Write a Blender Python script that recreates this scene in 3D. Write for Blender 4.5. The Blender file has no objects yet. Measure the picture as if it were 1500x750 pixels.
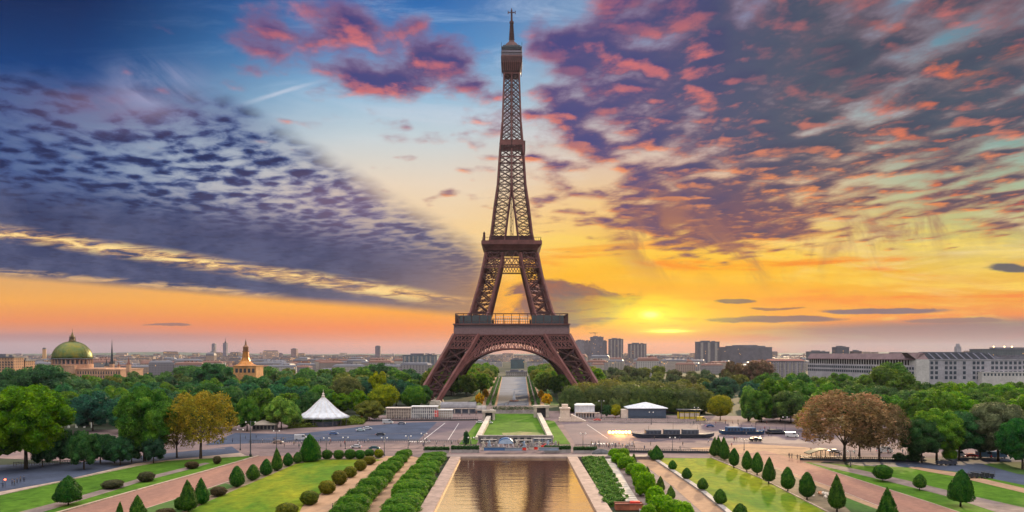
import bpy, bmesh, math, random
import numpy as np
from mathutils import Vector, Matrix

SC = bpy.context.scene
COL = SC.collection
R = math.radians
# ---------------------------------------------------------------- camera
FP, EYE, HOR = 1068.0, 41.0, 518.0     # focal length in photo pixels, eye height, horizon row
cd = bpy.data.cameras.new("camera")
cam = bpy.data.objects.new("camera", cd); COL.objects.link(cam)
cam.location = (0, 0, EYE); cam.rotation_euler = (R(90), 0, 0)
cd.sensor_width = 36; cd.lens = 36 * FP / 1500; cd.shift_y = (HOR - 375) / 1500
cd.clip_start = 1; cd.clip_end = 60000
SC.camera = cam
SC.view_settings.view_transform = 'Standard'; SC.view_settings.look = 'None'
SC.view_settings.exposure = 0.0; SC.view_settings.gamma = 1.0
SC.render.engine = 'CYCLES'
SC.cycles.max_bounces = 5; SC.cycles.volume_bounces = 0; SC.cycles.diffuse_bounces = 2
SC.cycles.glossy_bounces = 3; SC.cycles.transmission_bounces = 2; SC.cycles.transparent_max_bounces = 4
SC.cycles.use_denoising = True
SUN_AZ, SUN_EL = R(20), R(13)

def lin(c):
    return tuple(((v / 255) / 12.92 if v / 255 <= .04045 else ((v / 255 + .055) / 1.055) ** 2.4) for v in c) + (1.0,)

# ---------------------------------------------------------------- world: sunset sky with clouds
world = bpy.data.worlds.new("World"); SC.world = world
world.use_nodes = True
NT = world.node_tree; NT.nodes.clear()

class S:
    """a socket with arithmetic"""
    tree = NT
    def __init__(s, k): s.k = k
    def __add__(s, o): return m_('ADD', s, o)
    def __radd__(s, o): return m_('ADD', o, s)
    def __sub__(s, o): return m_('SUBTRACT', s, o)
    def __rsub__(s, o): return m_('SUBTRACT', o, s)
    def __mul__(s, o): return m_('MULTIPLY', s, o)
    def __rmul__(s, o): return m_('MULTIPLY', o, s)
    def __truediv__(s, o): return m_('DIVIDE', s, o)
    def __rtruediv__(s, o): return m_('DIVIDE', o, s)
def put(inp, v):
    if isinstance(v, S): S.tree.links.new(v.k, inp)
    elif isinstance(v, tuple) and len(v) == 3 and inp.type == 'RGBA': inp.default_value = lin(v)
    else: inp.default_value = v
def m_(op, a, b=0.0, c=0.0):
    n = S.tree.nodes.new('ShaderNodeMath'); n.operation = op
    put(n.inputs[0], a); put(n.inputs[1], b); put(n.inputs[2], c)
    return S(n.outputs[0])
def mn(a, b): return m_('MINIMUM', a, b)
def mx(a, b): return m_('MAXIMUM', a, b)
def ex(a): return m_('EXPONENT', a)
def sst(x, a, b):
    n = S.tree.nodes.new('ShaderNodeMapRange'); n.interpolation_type = 'SMOOTHSTEP'
    put(n.inputs[0], x); n.inputs[1].default_value = a; n.inputs[2].default_value = b
    return S(n.outputs[0])
def vec(x, y, z=0.0):
    n = S.tree.nodes.new('ShaderNodeCombineXYZ')
    put(n.inputs[0], x); put(n.inputs[1], y); put(n.inputs[2], z)
    return S(n.outputs[0])
def noise(v, scale, detail=4, rough=.5, dist=0.0):
    n = S.tree.nodes.new('ShaderNodeTexNoise')
    put(n.inputs['Vector'], v)
    n.inputs['Scale'].default_value = scale; n.inputs['Detail'].default_value = detail
    n.inputs['Roughness'].default_value = rough; n.inputs['Distortion'].default_value = dist
    return S(n.outputs[0])
def voro(v, scale, smooth=.6):
    n = S.tree.nodes.new('ShaderNodeTexVoronoi'); n.feature = 'SMOOTH_F1'
    put(n.inputs['Vector'], v); n.inputs['Scale'].default_value = scale; n.inputs['Smoothness'].default_value = smooth
    return S(n.outputs[0])
def mix(f, a, b, mode='MIX'):
    n = S.tree.nodes.new('ShaderNodeMix'); n.data_type = 'RGBA'; n.blend_type = mode
    put(n.inputs[0], f); put(n.inputs[6], a); put(n.inputs[7], b)
    return S(n.outputs[2])
def ramp(f, stops):
    n = S.tree.nodes.new('ShaderNodeValToRGB'); put(n.inputs[0], f)
    cr = n.color_ramp
    stops = sorted(stops)
    while len(cr.elements) < len(stops): cr.elements.new(.5)
    for e, (p, c) in zip(cr.elements, stops):
        e.position = p; e.color = lin(c)
    return S(n.outputs[0])

tc = NT.nodes.new('ShaderNodeTexCoord')
sp = NT.nodes.new('ShaderNodeSeparateXYZ'); NT.links.new(tc.outputs['Generated'], sp.inputs[0])
dx, dy, dz = (S(sp.outputs[i]) for i in range(3))
fy = mx(dy, 0.12)
U = dx / fy * 1.068                       # tangent of the azimuth, 0 = the tower's bearing
V = mx(dz, 0.0) / fy * 1.068              # tangent of the elevation
# wisps of noise that disturb every boundary
wv = vec(U * 1.0, V * 2.2, 0.0)
w1 = noise(wv, 3.2, 5, .55) - .5
w2 = noise(wv, 11.0, 5, .6) - .5
def P(y): return (518 - y) / 518.0
vs = V / .518 * 1.0
rA = ramp(vs, [(0, (170,140,138)), (P(508), (186,148,140)), (P(490), (206,140,118)), (P(470), (238,148,84)), (P(440), (246,178,88)), (P(400), (222,176,120)), (P(330), (170,160,160)),
               (P(250), (110,140,175)), (P(170), (38,92,150)), (P(90), (14,72,132)), (P(0), (10,48,98))])
rB = ramp(vs, [(0, (196,140,124)), (P(505), (226,140,100)), (P(480), (246,140,66)), (P(455), (253,176,70)), (P(410), (250,196,112)), (P(350), (248,214,160)),
               (P(270), (236,218,196)), (P(200), (204,214,218)), (P(140), (160,194,218)), (P(70), (96,150,200)), (P(0), (64,118,180))])
rC = ramp(vs, [(0, (214,120,70)), (P(505), (246,118,26)), (P(480), (253,138,18)), (P(450), (255,170,18)), (P(415), (255,196,44)), (P(370), (255,212,92)),
               (P(310), (246,208,146)), (P(240), (226,202,182)), (P(150), (186,200,210)), (P(60), (140,170,200)), (P(0), (130,160,195))])
rD = ramp(vs, [(0, (160,136,120)), (P(500), (200,140,100)), (P(470), (240,140,60)), (P(440), (246,170,58)), (P(400), (238,196,84)), (P(340), (206,196,128)),
               (P(270), (176,190,160)), (P(200), (140,172,166)), (P(100), (120,160,172)), (P(0), (96,140,160))])
Uw = U + w1 * .1
sky = mix(sst(Uw, -.66, -.2), rA, rB)
sky = mix(sst(Uw, -.12, .14), sky, rC)
sky = mix(sst(Uw, .32, .68), sky, rD)
def X(px): return (px - 750) / 1000.0     # photo column -> U
def Yv(py): return (518 - py) / 1000.0    # photo row -> V
def gauss(cx, cy, rx, ry, du=0.0, dv=0.0):
    a = (U + du - X(cx)) / (rx / 1000.0); b = (V + dv - Yv(cy)) / (ry / 1000.0)
    return ex(-1.0 * (a * a + b * b))
def band(x0, y0, x1, y1, th, soft, wob=0.0):
    """soft straight streak from one bearing to another"""
    s_ = (y0 - y1) / (x1 - x0)
    d = V - (U - X(x0)) * s_ - Yv(y0) + wob
    return (1.0 - sst(m_('ABSOLUTE', d), (th - soft) / 1000., (th + soft) / 1000.)) * sst(U, X(x0) - .03, X(x0) + .06) * (1.0 - sst(U, X(x1) - .08, X(x1) + .03))
# thin high cirrus veil
cir = noise(vec(U * 1.0 + V * .8, V * 5.0, .3), 5.0, 7, .62, .6)
sky = mix(sst(cir, .48, .78) * sst(V, .02, .14) * (.06 + sst(U, -.5, -.1) * .46), sky, mix(sst(V, .1, .42), (255, 232, 190), (205, 215, 232)))
lowc = noise(vec(U * 1.3, V * 11.0, 1.0), 3.0, 6, .6, .4)
sky = mix(sst(lowc, .5, .66) * sst(U, -.05, .12) * (1.0 - sst(V, .12, .2)) * .7, sky, (250, 116, 24))
sky = mix((1.0 - sst(lowc, .34, .5)) * sst(U, -.05, .12) * (1.0 - sst(V, .16, .24)) * .6, sky, (255, 226, 110))

# ---- the cloud deck, seen in perspective
den = V + .055
pu, pv = U / den, 1.0 / den
def deck(ox, oy, off):
    q = vec(pu * 1.5 + ox + pv * .12, pv * 1.25 + oy, off)
    return noise(q, 3.6, 8, .58, .12) * .70 + (1.0 - voro(vec(pu * 1.5 + ox + pv * .12 + w2 * .12, pv * 1.45 + oy + w1 * .2, off), 4.6, .9)) * .44
nA = deck(0, 0, 0.0) + (noise(vec(pu, pv, 3.0), 1.6, 2) - .5) * .22
nB = deck(-.015, .05, 0.0) + (noise(vec(pu, pv, 3.0), 1.6, 2) - .5) * .22                   # the same deck sampled nearer the sun
lit = sst(nA - nB, -.01, .14) * (sst(noise(vec(U, V * 1.6, 11.0), 4.5, 3), .36, .62) * .75 + .25)
# right hand altocumulus: where it lies
edge = V + w1 * .10 + w2 * .03
c1 = sst(U + w1 * .14, -.10, .12)
low = mx(gauss(850, 110, 270, 240), gauss(1100, 120, 380, 300) * 1.1)
low = mx(low, gauss(1060, 310, 230, 100) * 1.15)
low = mx(low, gauss(1420, 140, 220, 260) * 1.0)
low = mx(low, gauss(690, 100, 130, 130) * .8)
cov = low * c1
cov = mx(cov, gauss(700, 110, 180, 120) * .6)
cov = mx(cov, gauss(430, 50, 200, 85) * .64 + gauss(630, 100, 160, 100) * .68 + gauss(650, 250, 110, 40) * .30)
cov = cov * sst(edge + gauss(1060, 330, 160, 60) * .06, .10, .22)
aR = sst(nA + cov * .46, .76, 1.02)
shR = mix(sst(U, .05, .5), (88, 84, 132), (84, 92, 108))
shR = mix(1.0 - sst(V, .14, .32), shR, (132, 86, 100))
shR = mix(sst(nA, .55, .78) * .6, shR, mix(sst(U, .1, .5), (72, 72, 132), (66, 70, 94)))
liR = mix(sst(V, .18, .42), (255, 170, 100), (236, 136, 126))
liR = mix(sst(U, .42, .72) * sst(noise(wv, 6., 3), .45, .6), liR, (250, 134, 84))
liR = mix(1.0 - sst(V, .12, .22), liR, (255, 170, 70))
thin = 1.0 - sst(nA + cov * .50, .84, 1.10)
colR = mix(mn(lit * .75 + thin * .35, 1.0), shR, liR)
sky = mix(aR * .97, sky, colR)
# virga below the deck
vg = noise(vec(U * 2.6 + V * 1.6, V * 1.6, 2.0), 4.0, 6, .6, 1.2)
va = sst(vg, .44, .66) * (gauss(1030, 365, 90, 40) + gauss(1200, 372, 130, 34, 0, w1 * .1) + gauss(980, 340, 60, 50) + gauss(1330, 330, 80, 30) + gauss(1450, 340, 60, 16)) * .9
sky = mix(mn(va, 1.0), sky, (170, 120, 104))

# ---- left hand bank: a wedge with a mottled top
qa = vec(pu * .9 + pv * .30, pv * .9, 4.0)
mot = noise(qa, 8.5, 6, .6, .3) * .7 + (1.0 - voro(vec(pu * .9 + pv * .30 + w2 * .1, pv * .9 + w1 * .2, 4.0), 13.0, .7)) * .34
# upper boundary falls from (0,120) to (700,395)
top_b = .42 - (U + .75) * .15 - mx(U + .42, 0.0) * .42
tb = top_b + w1 * .05 + w2 * .03
inside = 1.0 - sst(V, -.0, 1.0) * 0.0
up = sst(tb - V, -.02, .03)
bot_b = .112 - (U + .75) * .085
bb = bot_b + w2 * .006
dn = sst(V - bb, -.004, .012)
ends = 1.0 - sst(U + w1 * .05, -.07, .0)
aL = up * dn * ends
fr = sst(V - .215 + (U + .75) * .15 + w1 * .06, .0, .08)    # how far into the mottled part
hole = 1.0 - sst(mot, .36, .60)
mid_ = gauss(330, 255, 240, 75, 0, (U + .42) * .25)
fade_top = 1.0 - sst(tb - V, .0, .10)
aL = aL * (1.0 - hole * fr * (mid_ * .45 + .12)) * (1.0 - fade_top * .42 * (1.0 - sst(mot, .32, .60)))
colL = mix(sst(mot, .5, .68), (74, 96, 146), (34, 48, 94))
colL = mix((1.0 - fr) * .80, colL, mix(sst(w2, -.12, .12), (52, 60, 96), (88, 92, 122)))
colL = mix(hole * fr * mid_ * .8, colL, (206, 214, 220))
pnk = gauss(520, 300, 160, 50, 0, w1 * .1) + gauss(180, 150, 120, 40)
colL = mix(mn(pnk * .45, 1.), colL, (172, 140, 160))
colL = mix(sst(U, -.3, .0) * .55, colL, (122, 112, 132))
sky = mix(mn(aL, 1.0), sky, colL)
# sunlit slots in the bank
sl = noise(vec(U * 2.4, V * 16.0, 7.0), 7.0, 6, .62, .5)
b1 = band(-60, 330, 660, 441, 9, 8, w2 * .010)
b2 = band(-60, 392, 420, 434, 4, 4, w2 * .008)
b3 = band(560, 424, 760, 452, 4, 4, w2 * .012)
sky = mix(mn(b1 * sst(sl, .36, .58) * 1.0, 1.), sky, mix(sst(sl, .45, .62), (226, 176, 120), (255, 226, 160)))
sky = mix((b2 + b3) * sst(sl, .42, .6) * .7, sky, (244, 200, 140))
sky = mix(mn(gauss(965, 455, 280, 60) * .95, 1.), sky, (255, 184, 14))
# ---- low purple cloud in front of the glow, right of the tower
lp = noise(vec(U * 3.0, V * 6.0, 9.0), 5.0, 6, .6, .4) - .5
pc = mx(gauss(838, 448, 100, 34, lp * .12, lp * .05), gauss(800, 425, 60, 18, lp * .1, lp * .03))
sky = mix(sst(pc, .34, .60) * .92, sky, mix(sst(lp, -.1, .1), (160, 100, 84), (108, 88, 104)))
# ---- grey layer above the horizon at the right, and at the left
gl = sst(U + w1 * .06, .22, .52) * (1.0 - sst(V + w2 * .008 - (U - .3) * .03, .030, .046))
sky = mix(gl * .8, sky, mix(sst(V, .0, .05), (168, 132, 116), (116, 104, 112)))
gl2 = (1.0 - sst(U, -.62, -.2)) * (1.0 - sst(V + w2 * .004, .024, .034))
sky = mix(gl2 * .5, sky, (160, 116, 124))
# ---- lens clouds
for (cx, cy, rx, ry, c) in [(1290, 456, 95, 4.5, (116, 102, 116)), (1135, 468, 110, 5, (128, 100, 100)), (1078, 441, 32, 4, (120, 100, 104)), (1485, 392, 52, 8, (74, 80, 100)),
                            (245, 476, 38, 2.2, (150, 108, 100)), (1130, 452, 40, 2.5, (160, 110, 80)), (1400, 470, 80, 4, (150, 112, 100))]:
    g = gauss(cx, cy, rx, ry, w2 * .1, w2 * .012)
    sky = mix(sst(g, .3, .62) * .9, sky, c)
# contrail and plume at upper left
sky = mix(band(365, 149, 470, 120, 3, 3, w2 * .01) * .55, sky, (226, 226, 236))
pl_ = noise(vec(U * 2.0 + V * 3., V * 1.2, 3.), 5., 6, .6, .8)
sky = mix(mn(gauss(225, 125, 60, 34, V * .0, w1 * .1) * sst(pl_, .35, .6) * .8, 1.), sky, (176, 176, 206))
# ---- the sun behind thin cloud
gy = lp * .03
sun1 = gauss(953, 461, 28, 9, 0, gy * .6) + gauss(975, 485, 36, 5, 0, gy * .3) * .95 + gauss(935, 440, 70, 5, 0, gy) * .4 + gauss(955, 461, 105, 24) * .9
sun1 = sun1 * (1.0 - sst(noise(vec(U * 3.0, V * 26.0, 5.0), 5.0, 4, .6), .50, .66) * .55)
sky = mix(mn(sun1, 1.), sky, (255, 226, 24))
core = gauss(960, 462, 70, 20) * .22 + gauss(953, 461, 11, 4.5) * 1.1 + gauss(980, 485, 26, 2.2) * .8
glow = mix(mn(core, 1.), (0, 0, 0), (255, 240, 160))
sky = mix(1.0, sky, glow, 'ADD')
# ---- unseen sky overhead and behind the viewer, brightened as added fill, over a Nishita sky
nis = NT.nodes.new('ShaderNodeTexSky'); nis.sky_type = 'NISHITA'; nis.sun_disc = False
nis.sun_elevation = SUN_EL; nis.sun_rotation = SUN_AZ
nsk = mix(1.0, S(nis.outputs[0]), (0, 0, 0), 'ADD')
gain = NT.nodes.new('ShaderNodeVectorMath'); gain.operation = 'SCALE'; NT.links.new(nsk.k, gain.inputs[0]); gain.inputs['Scale'].default_value = .08
over = NT.nodes.new('ShaderNodeMix'); over.data_type = 'RGBA'; over.blend_type = 'ADD'; over.inputs[0].default_value = 1.0
NT.links.new(gain.outputs[0], over.inputs[6])
el_ = mix(sst(dz, .30, .72), (172, 148, 150), (255, 248, 240))     # dim low behind, bright added fill overhead
gn2 = NT.nodes.new('ShaderNodeVectorMath'); gn2.operation = 'SCALE'; NT.links.new(el_.k, gn2.inputs[0])
put(gn2.inputs['Scale'], sst(dz, .25, .85) * 2.4 + .34); NT.links.new(gn2.outputs[0], over.inputs[7])
hsn = NT.nodes.new('ShaderNodeHueSaturation'); NT.links.new(sky.k, hsn.inputs['Color']); hsn.inputs['Saturation'].default_value = 1.04
gmn = NT.nodes.new('ShaderNodeGamma'); gmn.inputs[1].default_value = 1.12; NT.links.new(hsn.outputs[0], gmn.inputs[0]); sky = S(gmn.outputs[0])
front = sst(dy, .15, .45) * (1.0 - sst(dz, .50, .72))
final = mix(front, S(over.outputs[2]), sky)
bg = NT.nodes.new('ShaderNodeBackground'); NT.links.new(final.k, bg.inputs[0]); bg.inputs[1].default_value = 1.0
wo = NT.nodes.new('ShaderNodeOutputWorld'); NT.links.new(bg.outputs[0], wo.inputs[0])
world.cycles.sampling_method = 'MANUAL'; world.cycles.sample_map_resolution = 512

# ---------------------------------------------------------------- sun
sl_ = bpy.data.lights.new("sun", 'SUN'); sun = bpy.data.objects.new("sun", sl_); COL.objects.link(sun)
sl_.energy = 5.0; sl_.angle = R(2.0); sl_.color = (1.0, .72, .42)
sd = Vector((math.sin(SUN_AZ) * math.cos(SUN_EL), math.cos(SUN_AZ) * math.cos(SUN_EL), math.sin(SUN_EL)))
sun.rotation_euler = sd.to_track_quat('Z', 'Y').to_euler()
# ---------------------------------------------------------------- kit
def G(px, py, z=0.0):
    """point of the level plane z that the photo shows at (px, py)"""
    Y = FP * (EYE - z) / (py - HOR)
    return Vector(((px - 750) * Y / FP, Y, z))
def Yat(py, z=0.0): return FP * (EYE - z) / (py - HOR)
def Z(py, Y): return EYE - (py - HOR) * Y / FP
def XX(px, Y): return (px - 750) * Y / FP

def link(o, parent=None):
    COL.objects.link(o)
    if parent is not None: o.parent = parent
    return o
def tag(o, label=None, cat=None, group=None, kind=None):
    if label: o['label'] = label
    if cat: o['category'] = cat
    if group: o['group'] = group
    if kind: o['kind'] = kind
    return o
def empty(name, loc, label=None, cat=None, group=None, rz=0.0):
    o = bpy.data.objects.new(name, None); link(o); o.location = loc; o.rotation_euler = (0, 0, rz)
    o.empty_display_size = .5
    return tag(o, label, cat, group)
def copy_tree(o, parent=None):
    c = o.copy(); COL.objects.link(c); c.parent = parent
    for ch in o.children: copy_tree(ch, c)
    return c

class MB:
    """collects faces; build() links them as one mesh object"""
    def __init__(s): s.v = []; s.f = []
    def add(s, vs, fs):
        n = len(s.v); s.v += [tuple(v) for v in vs]; s.f += [tuple(i + n for i in f) for f in fs]; return s
    def quad(s, a, b, c, d): return s.add([a, b, c, d], [(0, 1, 2, 3)])
    def poly(s, pts): return s.add(pts, [tuple(range(len(pts)))])
    def box(s, x0, x1, y0, y1, z0, z1):
        return s.add([(x0,y0,z0),(x1,y0,z0),(x1,y1,z0),(x0,y1,z0),(x0,y0,z1),(x1,y0,z1),(x1,y1,z1),(x0,y1,z1)],
                     [(0,3,2,1),(4,5,6,7),(0,1,5,4),(1,2,6,5),(2,3,7,6),(3,0,4,7)])
    def cbox(s, c, d, rz=0.0):
        hx, hy, hz = d[0]/2, d[1]/2, d[2]/2; co, si = math.cos(rz), math.sin(rz); vs = []
        for z in (-hz, hz):
            for x, y in ((-hx,-hy),(hx,-hy),(hx,hy),(-hx,hy)):
                vs.append((c[0]+x*co-y*si, c[1]+x*si+y*co, c[2]+z))
        return s.add(vs, [(0,3,2,1),(4,5,6,7),(0,1,5,4),(1,2,6,5),(2,3,7,6),(3,0,4,7)])
    def beam(s, a, b, w, h=None):
        a, b = Vector(a), Vector(b); h = h or w; d = b - a
        if d.length < 1e-4: return s
        d.normalize(); u = d.cross(Vector((0,0,1)))
        if u.length < .05: u = d.cross(Vector((0,1,0)))
        u.normalize(); v = d.cross(u); vs = []
        for p in (a, b):
            for i, j in ((-1,-1),(1,-1),(1,1),(-1,1)): vs.append(p + u*(i*w/2) + v*(j*h/2))
        return s.add(vs, [(0,3,2,1),(4,5,6,7),(0,1,5,4),(1,2,6,5),(2,3,7,6),(3,0,4,7)])
    def tube(s, a, b, r0, r1=None, n=8):
        a, b = Vector(a), Vector(b); r1 = r0 if r1 is None else r1; d = (b - a).normalized()
        u = d.cross(Vector((0,0,1)))
        if u.length < .05: u = d.cross(Vector((0,1,0)))
        u.normalize(); v = d.cross(u); vs = []
        for p, r in ((a, r0), (b, r1)):
            for i in range(n):
                t = 2*math.pi*i/n; vs.append(p + u*(math.cos(t)*r) + v*(math.sin(t)*r))
        return s.add(vs, [(i, (i+1)%n, n+(i+1)%n, n+i) for i in range(n)] + [tuple(range(n))[::-1], tuple(range(n, 2*n))])
    def lathe(s, prof, c=(0,0,0), n=20, lump=None):
        vs = []
        for k, (r, z) in enumerate(prof):
            for i in range(n):
                t = 2*math.pi*i/n; rr = r*(1+(lump(t, z) if lump else 0))
                vs.append((c[0]+rr*math.cos(t), c[1]+rr*math.sin(t), c[2]+z))
        fs = [(k*n+i, k*n+(i+1)%n, (k+1)*n+(i+1)%n, (k+1)*n+i) for k in range(len(prof)-1) for i in range(n)]
        fs.append(tuple(range(n))[::-1]); fs.append(tuple((len(prof)-1)*n+i for i in range(n)))
        return s.add(vs, fs)
    def prism(s, pts, z0, z1):
        n = len(pts); vs = [(p[0], p[1], z0) for p in pts] + [(p[0], p[1], z1) for p in pts]
        return s.add(vs, [tuple(range(n))[::-1], tuple(range(n, 2*n))] + [(i, (i+1)%n, n+(i+1)%n, n+i) for i in range(n)])
    def loft(s, loops, close=True):
        n = len(loops[0]); vs = [p for l in loops for p in l]
        fs = [(k*n+i, k*n+(i+1)%n, (k+1)*n+(i+1)%n, (k+1)*n+i) for k in range(len(loops)-1) for i in range(n)]
        if close: fs += [tuple(range(n))[::-1], tuple((len(loops)-1)*n+i for i in range(n))]
        return s.add(vs, fs)
    def mesh(s, name, mat, smooth=False):
        me = bpy.data.meshes.new(name); me.from_pydata(s.v, [], s.f)
        if mat: me.materials.append(mat)
        if smooth: me.polygons.foreach_set('use_smooth', [True]*len(me.polygons))
        me.update(); return me
    def build(s, name, mat, parent=None, smooth=False, loc=None):
        o = bpy.data.objects.new(name, s.mesh(name, mat, smooth)); link(o, parent)
        if loc is not None: o.location = loc
        return o

# ---------------------------------------------------------------- materials
def material(name, col, rough=.8, var=.25, scale=.3, bump=0.0, col2=None, detail=5, metal=0.0, spec=.3, stretch=None, thr=None, grain=.18, fine=.55):
    m = bpy.data.materials.new(name); m.use_nodes = True; t = m.node_tree; n = t.nodes; b = n['Principled BSDF']
    b.inputs['Roughness'].default_value = rough; b.inputs['Metallic'].default_value = metal; b.inputs['Specular IOR Level'].default_value = spec
    tcn = n.new('ShaderNodeTexCoord'); mp = n.new('ShaderNodeMapping'); t.links.new(tcn.outputs['Object'], mp.inputs[0])
    if stretch: mp.inputs['Scale'].default_value = stretch
    nz = n.new('ShaderNodeTexNoise'); t.links.new(mp.outputs[0], nz.inputs['Vector'])
    nz.inputs['Scale'].default_value = scale; nz.inputs['Detail'].default_value = detail; nz.inputs['Roughness'].default_value = .6
    cr = n.new('ShaderNodeValToRGB'); t.links.new(nz.outputs[0], cr.inputs[0])
    c2 = col2 or tuple(c * (1 - var) for c in col); c1 = col if col2 else tuple(min(1, c * (1 + var * .6)) for c in col)
    lo, hi = thr or (.32, .68)
    cr.color_ramp.elements[0].position = lo; cr.color_ramp.elements[0].color = (*c2, 1)
    cr.color_ramp.elements[1].position = hi; cr.color_ramp.elements[1].color = (*c1, 1)
    n2 = n.new('ShaderNodeTexNoise'); t.links.new(tcn.outputs['Object'], n2.inputs['Vector']); n2.inputs['Scale'].default_value = fine; n2.inputs['Detail'].default_value = 6; n2.inputs['Roughness'].default_value = .7
    mr = n.new('ShaderNodeMapRange'); t.links.new(n2.outputs[0], mr.inputs[0]); mr.inputs[1].default_value = .3; mr.inputs[2].default_value = .7; mr.inputs[3].default_value = 1 - grain; mr.inputs[4].default_value = 1 + grain
    vm = n.new('ShaderNodeVectorMath'); vm.operation = 'SCALE'; t.links.new(cr.outputs[0], vm.inputs[0]); t.links.new(mr.outputs[0], vm.inputs['Scale'])
    t.links.new(vm.outputs[0], b.inputs['Base Color'])
    if bump:
        bp = n.new('ShaderNodeBump'); bp.inputs['Strength'].default_value = .6; bp.inputs['Distance'].default_value = bump
        t.links.new(nz.outputs[0], bp.inputs['Height']); t.links.new(bp.outputs[0], b.inputs['Normal'])
    return m
def paint(name, col, rough=.5, metal=0.0, spec=.4): return material(name, col, rough, .12, 1.5, metal=metal, spec=spec)
def emitter(name, col, st):
    m = bpy.data.materials.new(name); m.use_nodes = True; b = m.node_tree.nodes['Principled BSDF']
    b.inputs['Base Color'].default_value = (*col, 1); b.inputs['Emission Color'].default_value = (*col, 1); b.inputs['Emission Strength'].default_value = st
    return m
def leaf_mat(name, trans=.4):
    """foliage: object colour, varied leaf by leaf and clump by clump, part of the light passing through"""
    m = bpy.data.materials.new(name); m.use_nodes = True; t = m.node_tree; n = t.nodes; n.clear()
    oi = n.new('ShaderNodeObjectInfo'); ge = n.new('ShaderNodeNewGeometry'); tcn = n.new('ShaderNodeTexCoord')
    nz = n.new('ShaderNodeTexNoise'); nz.inputs['Scale'].default_value = 7.0; nz.inputs['Detail'].default_value = 3; t.links.new(tcn.outputs['Object'], nz.inputs['Vector'])
    ad = n.new('ShaderNodeVectorMath'); ad.operation = 'ADD'
    hs = n.new('ShaderNodeHueSaturation'); hs.inputs['Saturation'].default_value = 1.12; t.links.new(oi.outputs['Color'], hs.inputs['Color'])
    v = n.new('ShaderNodeMath'); v.operation = 'MULTIPLY_ADD'; t.links.new(ge.outputs['Random Per Island'], v.inputs[0]); v.inputs[1].default_value = .75; v.inputs[2].default_value = .42
    v2 = n.new('ShaderNodeMath'); v2.operation = 'MULTIPLY_ADD'; t.links.new(nz.outputs[0], v2.inputs[0]); v2.inputs[1].default_value = 3.8; v2.inputs[2].default_value = -.45
    v3 = n.new('ShaderNodeMath'); v3.operation = 'MULTIPLY'; t.links.new(v.outputs[0], v3.inputs[0]); t.links.new(v2.outputs[0], v3.inputs[1]); t.links.new(v3.outputs[0], hs.inputs['Value'])
    h2 = n.new('ShaderNodeMath'); h2.operation = 'MULTIPLY_ADD'; t.links.new(nz.outputs[0], h2.inputs[0]); h2.inputs[1].default_value = -.16; h2.inputs[2].default_value = .58; t.links.new(h2.outputs[0], hs.inputs['Hue'])
    df = n.new('ShaderNodeBsdfPrincipled'); df.inputs['Roughness'].default_value = .6; df.inputs['Specular IOR Level'].default_value = .12; t.links.new(hs.outputs[0], df.inputs['Base Color'])
    tr = n.new('ShaderNodeBsdfTranslucent'); g2 = n.new('ShaderNodeHueSaturation'); g2.inputs['Value'].default_value = 1.5; g2.inputs['Hue'].default_value = .48
    t.links.new(hs.outputs[0], g2.inputs['Color']); t.links.new(g2.outputs[0], tr.inputs['Color'])
    mxs = n.new('ShaderNodeMixShader'); mxs.inputs[0].default_value = trans
    t.links.new(df.outputs[0], mxs.inputs[1]); t.links.new(tr.outputs[0], mxs.inputs[2])
    o = n.new('ShaderNodeOutputMaterial'); t.links.new(mxs.outputs[0], o.inputs[0])
    return m
M_LEAF = leaf_mat('leaves', .35)
M_TOPI = leaf_mat('clipped_leaves', .2)
M_BARK = material('bark', (.075, .052, .036), .95, .4, 1.5, bump=.1)
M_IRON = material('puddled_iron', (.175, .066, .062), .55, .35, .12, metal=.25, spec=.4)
M_IRON_D = material('shaded_iron', (.085, .034, .036), .6, .35, .2, metal=.25, spec=.4)  # same paint as the main iron, darkened to imitate shade inside the lattice
M_STONE = material('pale_stone', (.46, .40, .34), .85, .3, .25, bump=.05)
M_STONE2 = material('grey_stone', (.30, .27, .26), .85, .3, .4, bump=.05)
M_WHITE = paint('white_paint', (.75, .73, .70), .5)
M_DARK = paint('dark_paint', (.03, .035, .045), .45)
M_GLASS = paint('dark_glass', (.035, .05, .075), .12, spec=.8)
M_ROOF = material('zinc_roof', (.13, .14, .17), .5, .3, .3, metal=.2)
M_TILE = material('red_roof', (.24, .10, .075), .8, .3, .4)

# ---------------------------------------------------------------- foliage shapes
RNG = np.random.default_rng(7)
def leaves_mesh(name, pts, nrm, size, mat, core=None, jit=.7, aspect=.75):
    """one small four-sided leaf spray per point, tilted about the given normals; core = (verts, faces) that fills the inside"""
    n = len(pts); nrm = nrm + RNG.normal(0, jit, (n, 3)); nrm /= np.linalg.norm(nrm, axis=1)[:, None] + 1e-9
    t = RNG.normal(0, 1, (n, 3)); u = np.cross(nrm, t); u /= np.linalg.norm(u, axis=1)[:, None] + 1e-9; v = np.cross(nrm, u)
    s = size * RNG.uniform(.6, 1.3, n)[:, None]
    a = pts - u*s; b = pts + v*s*aspect*.7 - u*s*.15; c = pts + u*s + nrm*s*.25; d = pts - v*s*aspect*.7 - u*s*.15
    vs = np.stack([a, b, c, d], 1).reshape(-1, 3)
    fs = np.arange(4*n).reshape(-1, 4)
    if core is not None:
        cv, cf = core; off = len(vs); vs = np.vstack([vs, cv]); fl = [tuple(x) for x in fs.tolist()] + [tuple(i+off for i in f) for f in cf]
    else: fl = fs.tolist()
    me = bpy.data.meshes.new(name); me.from_pydata(vs.tolist(), [], fl); me.materials.append(mat); me.update()
    return me
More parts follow.
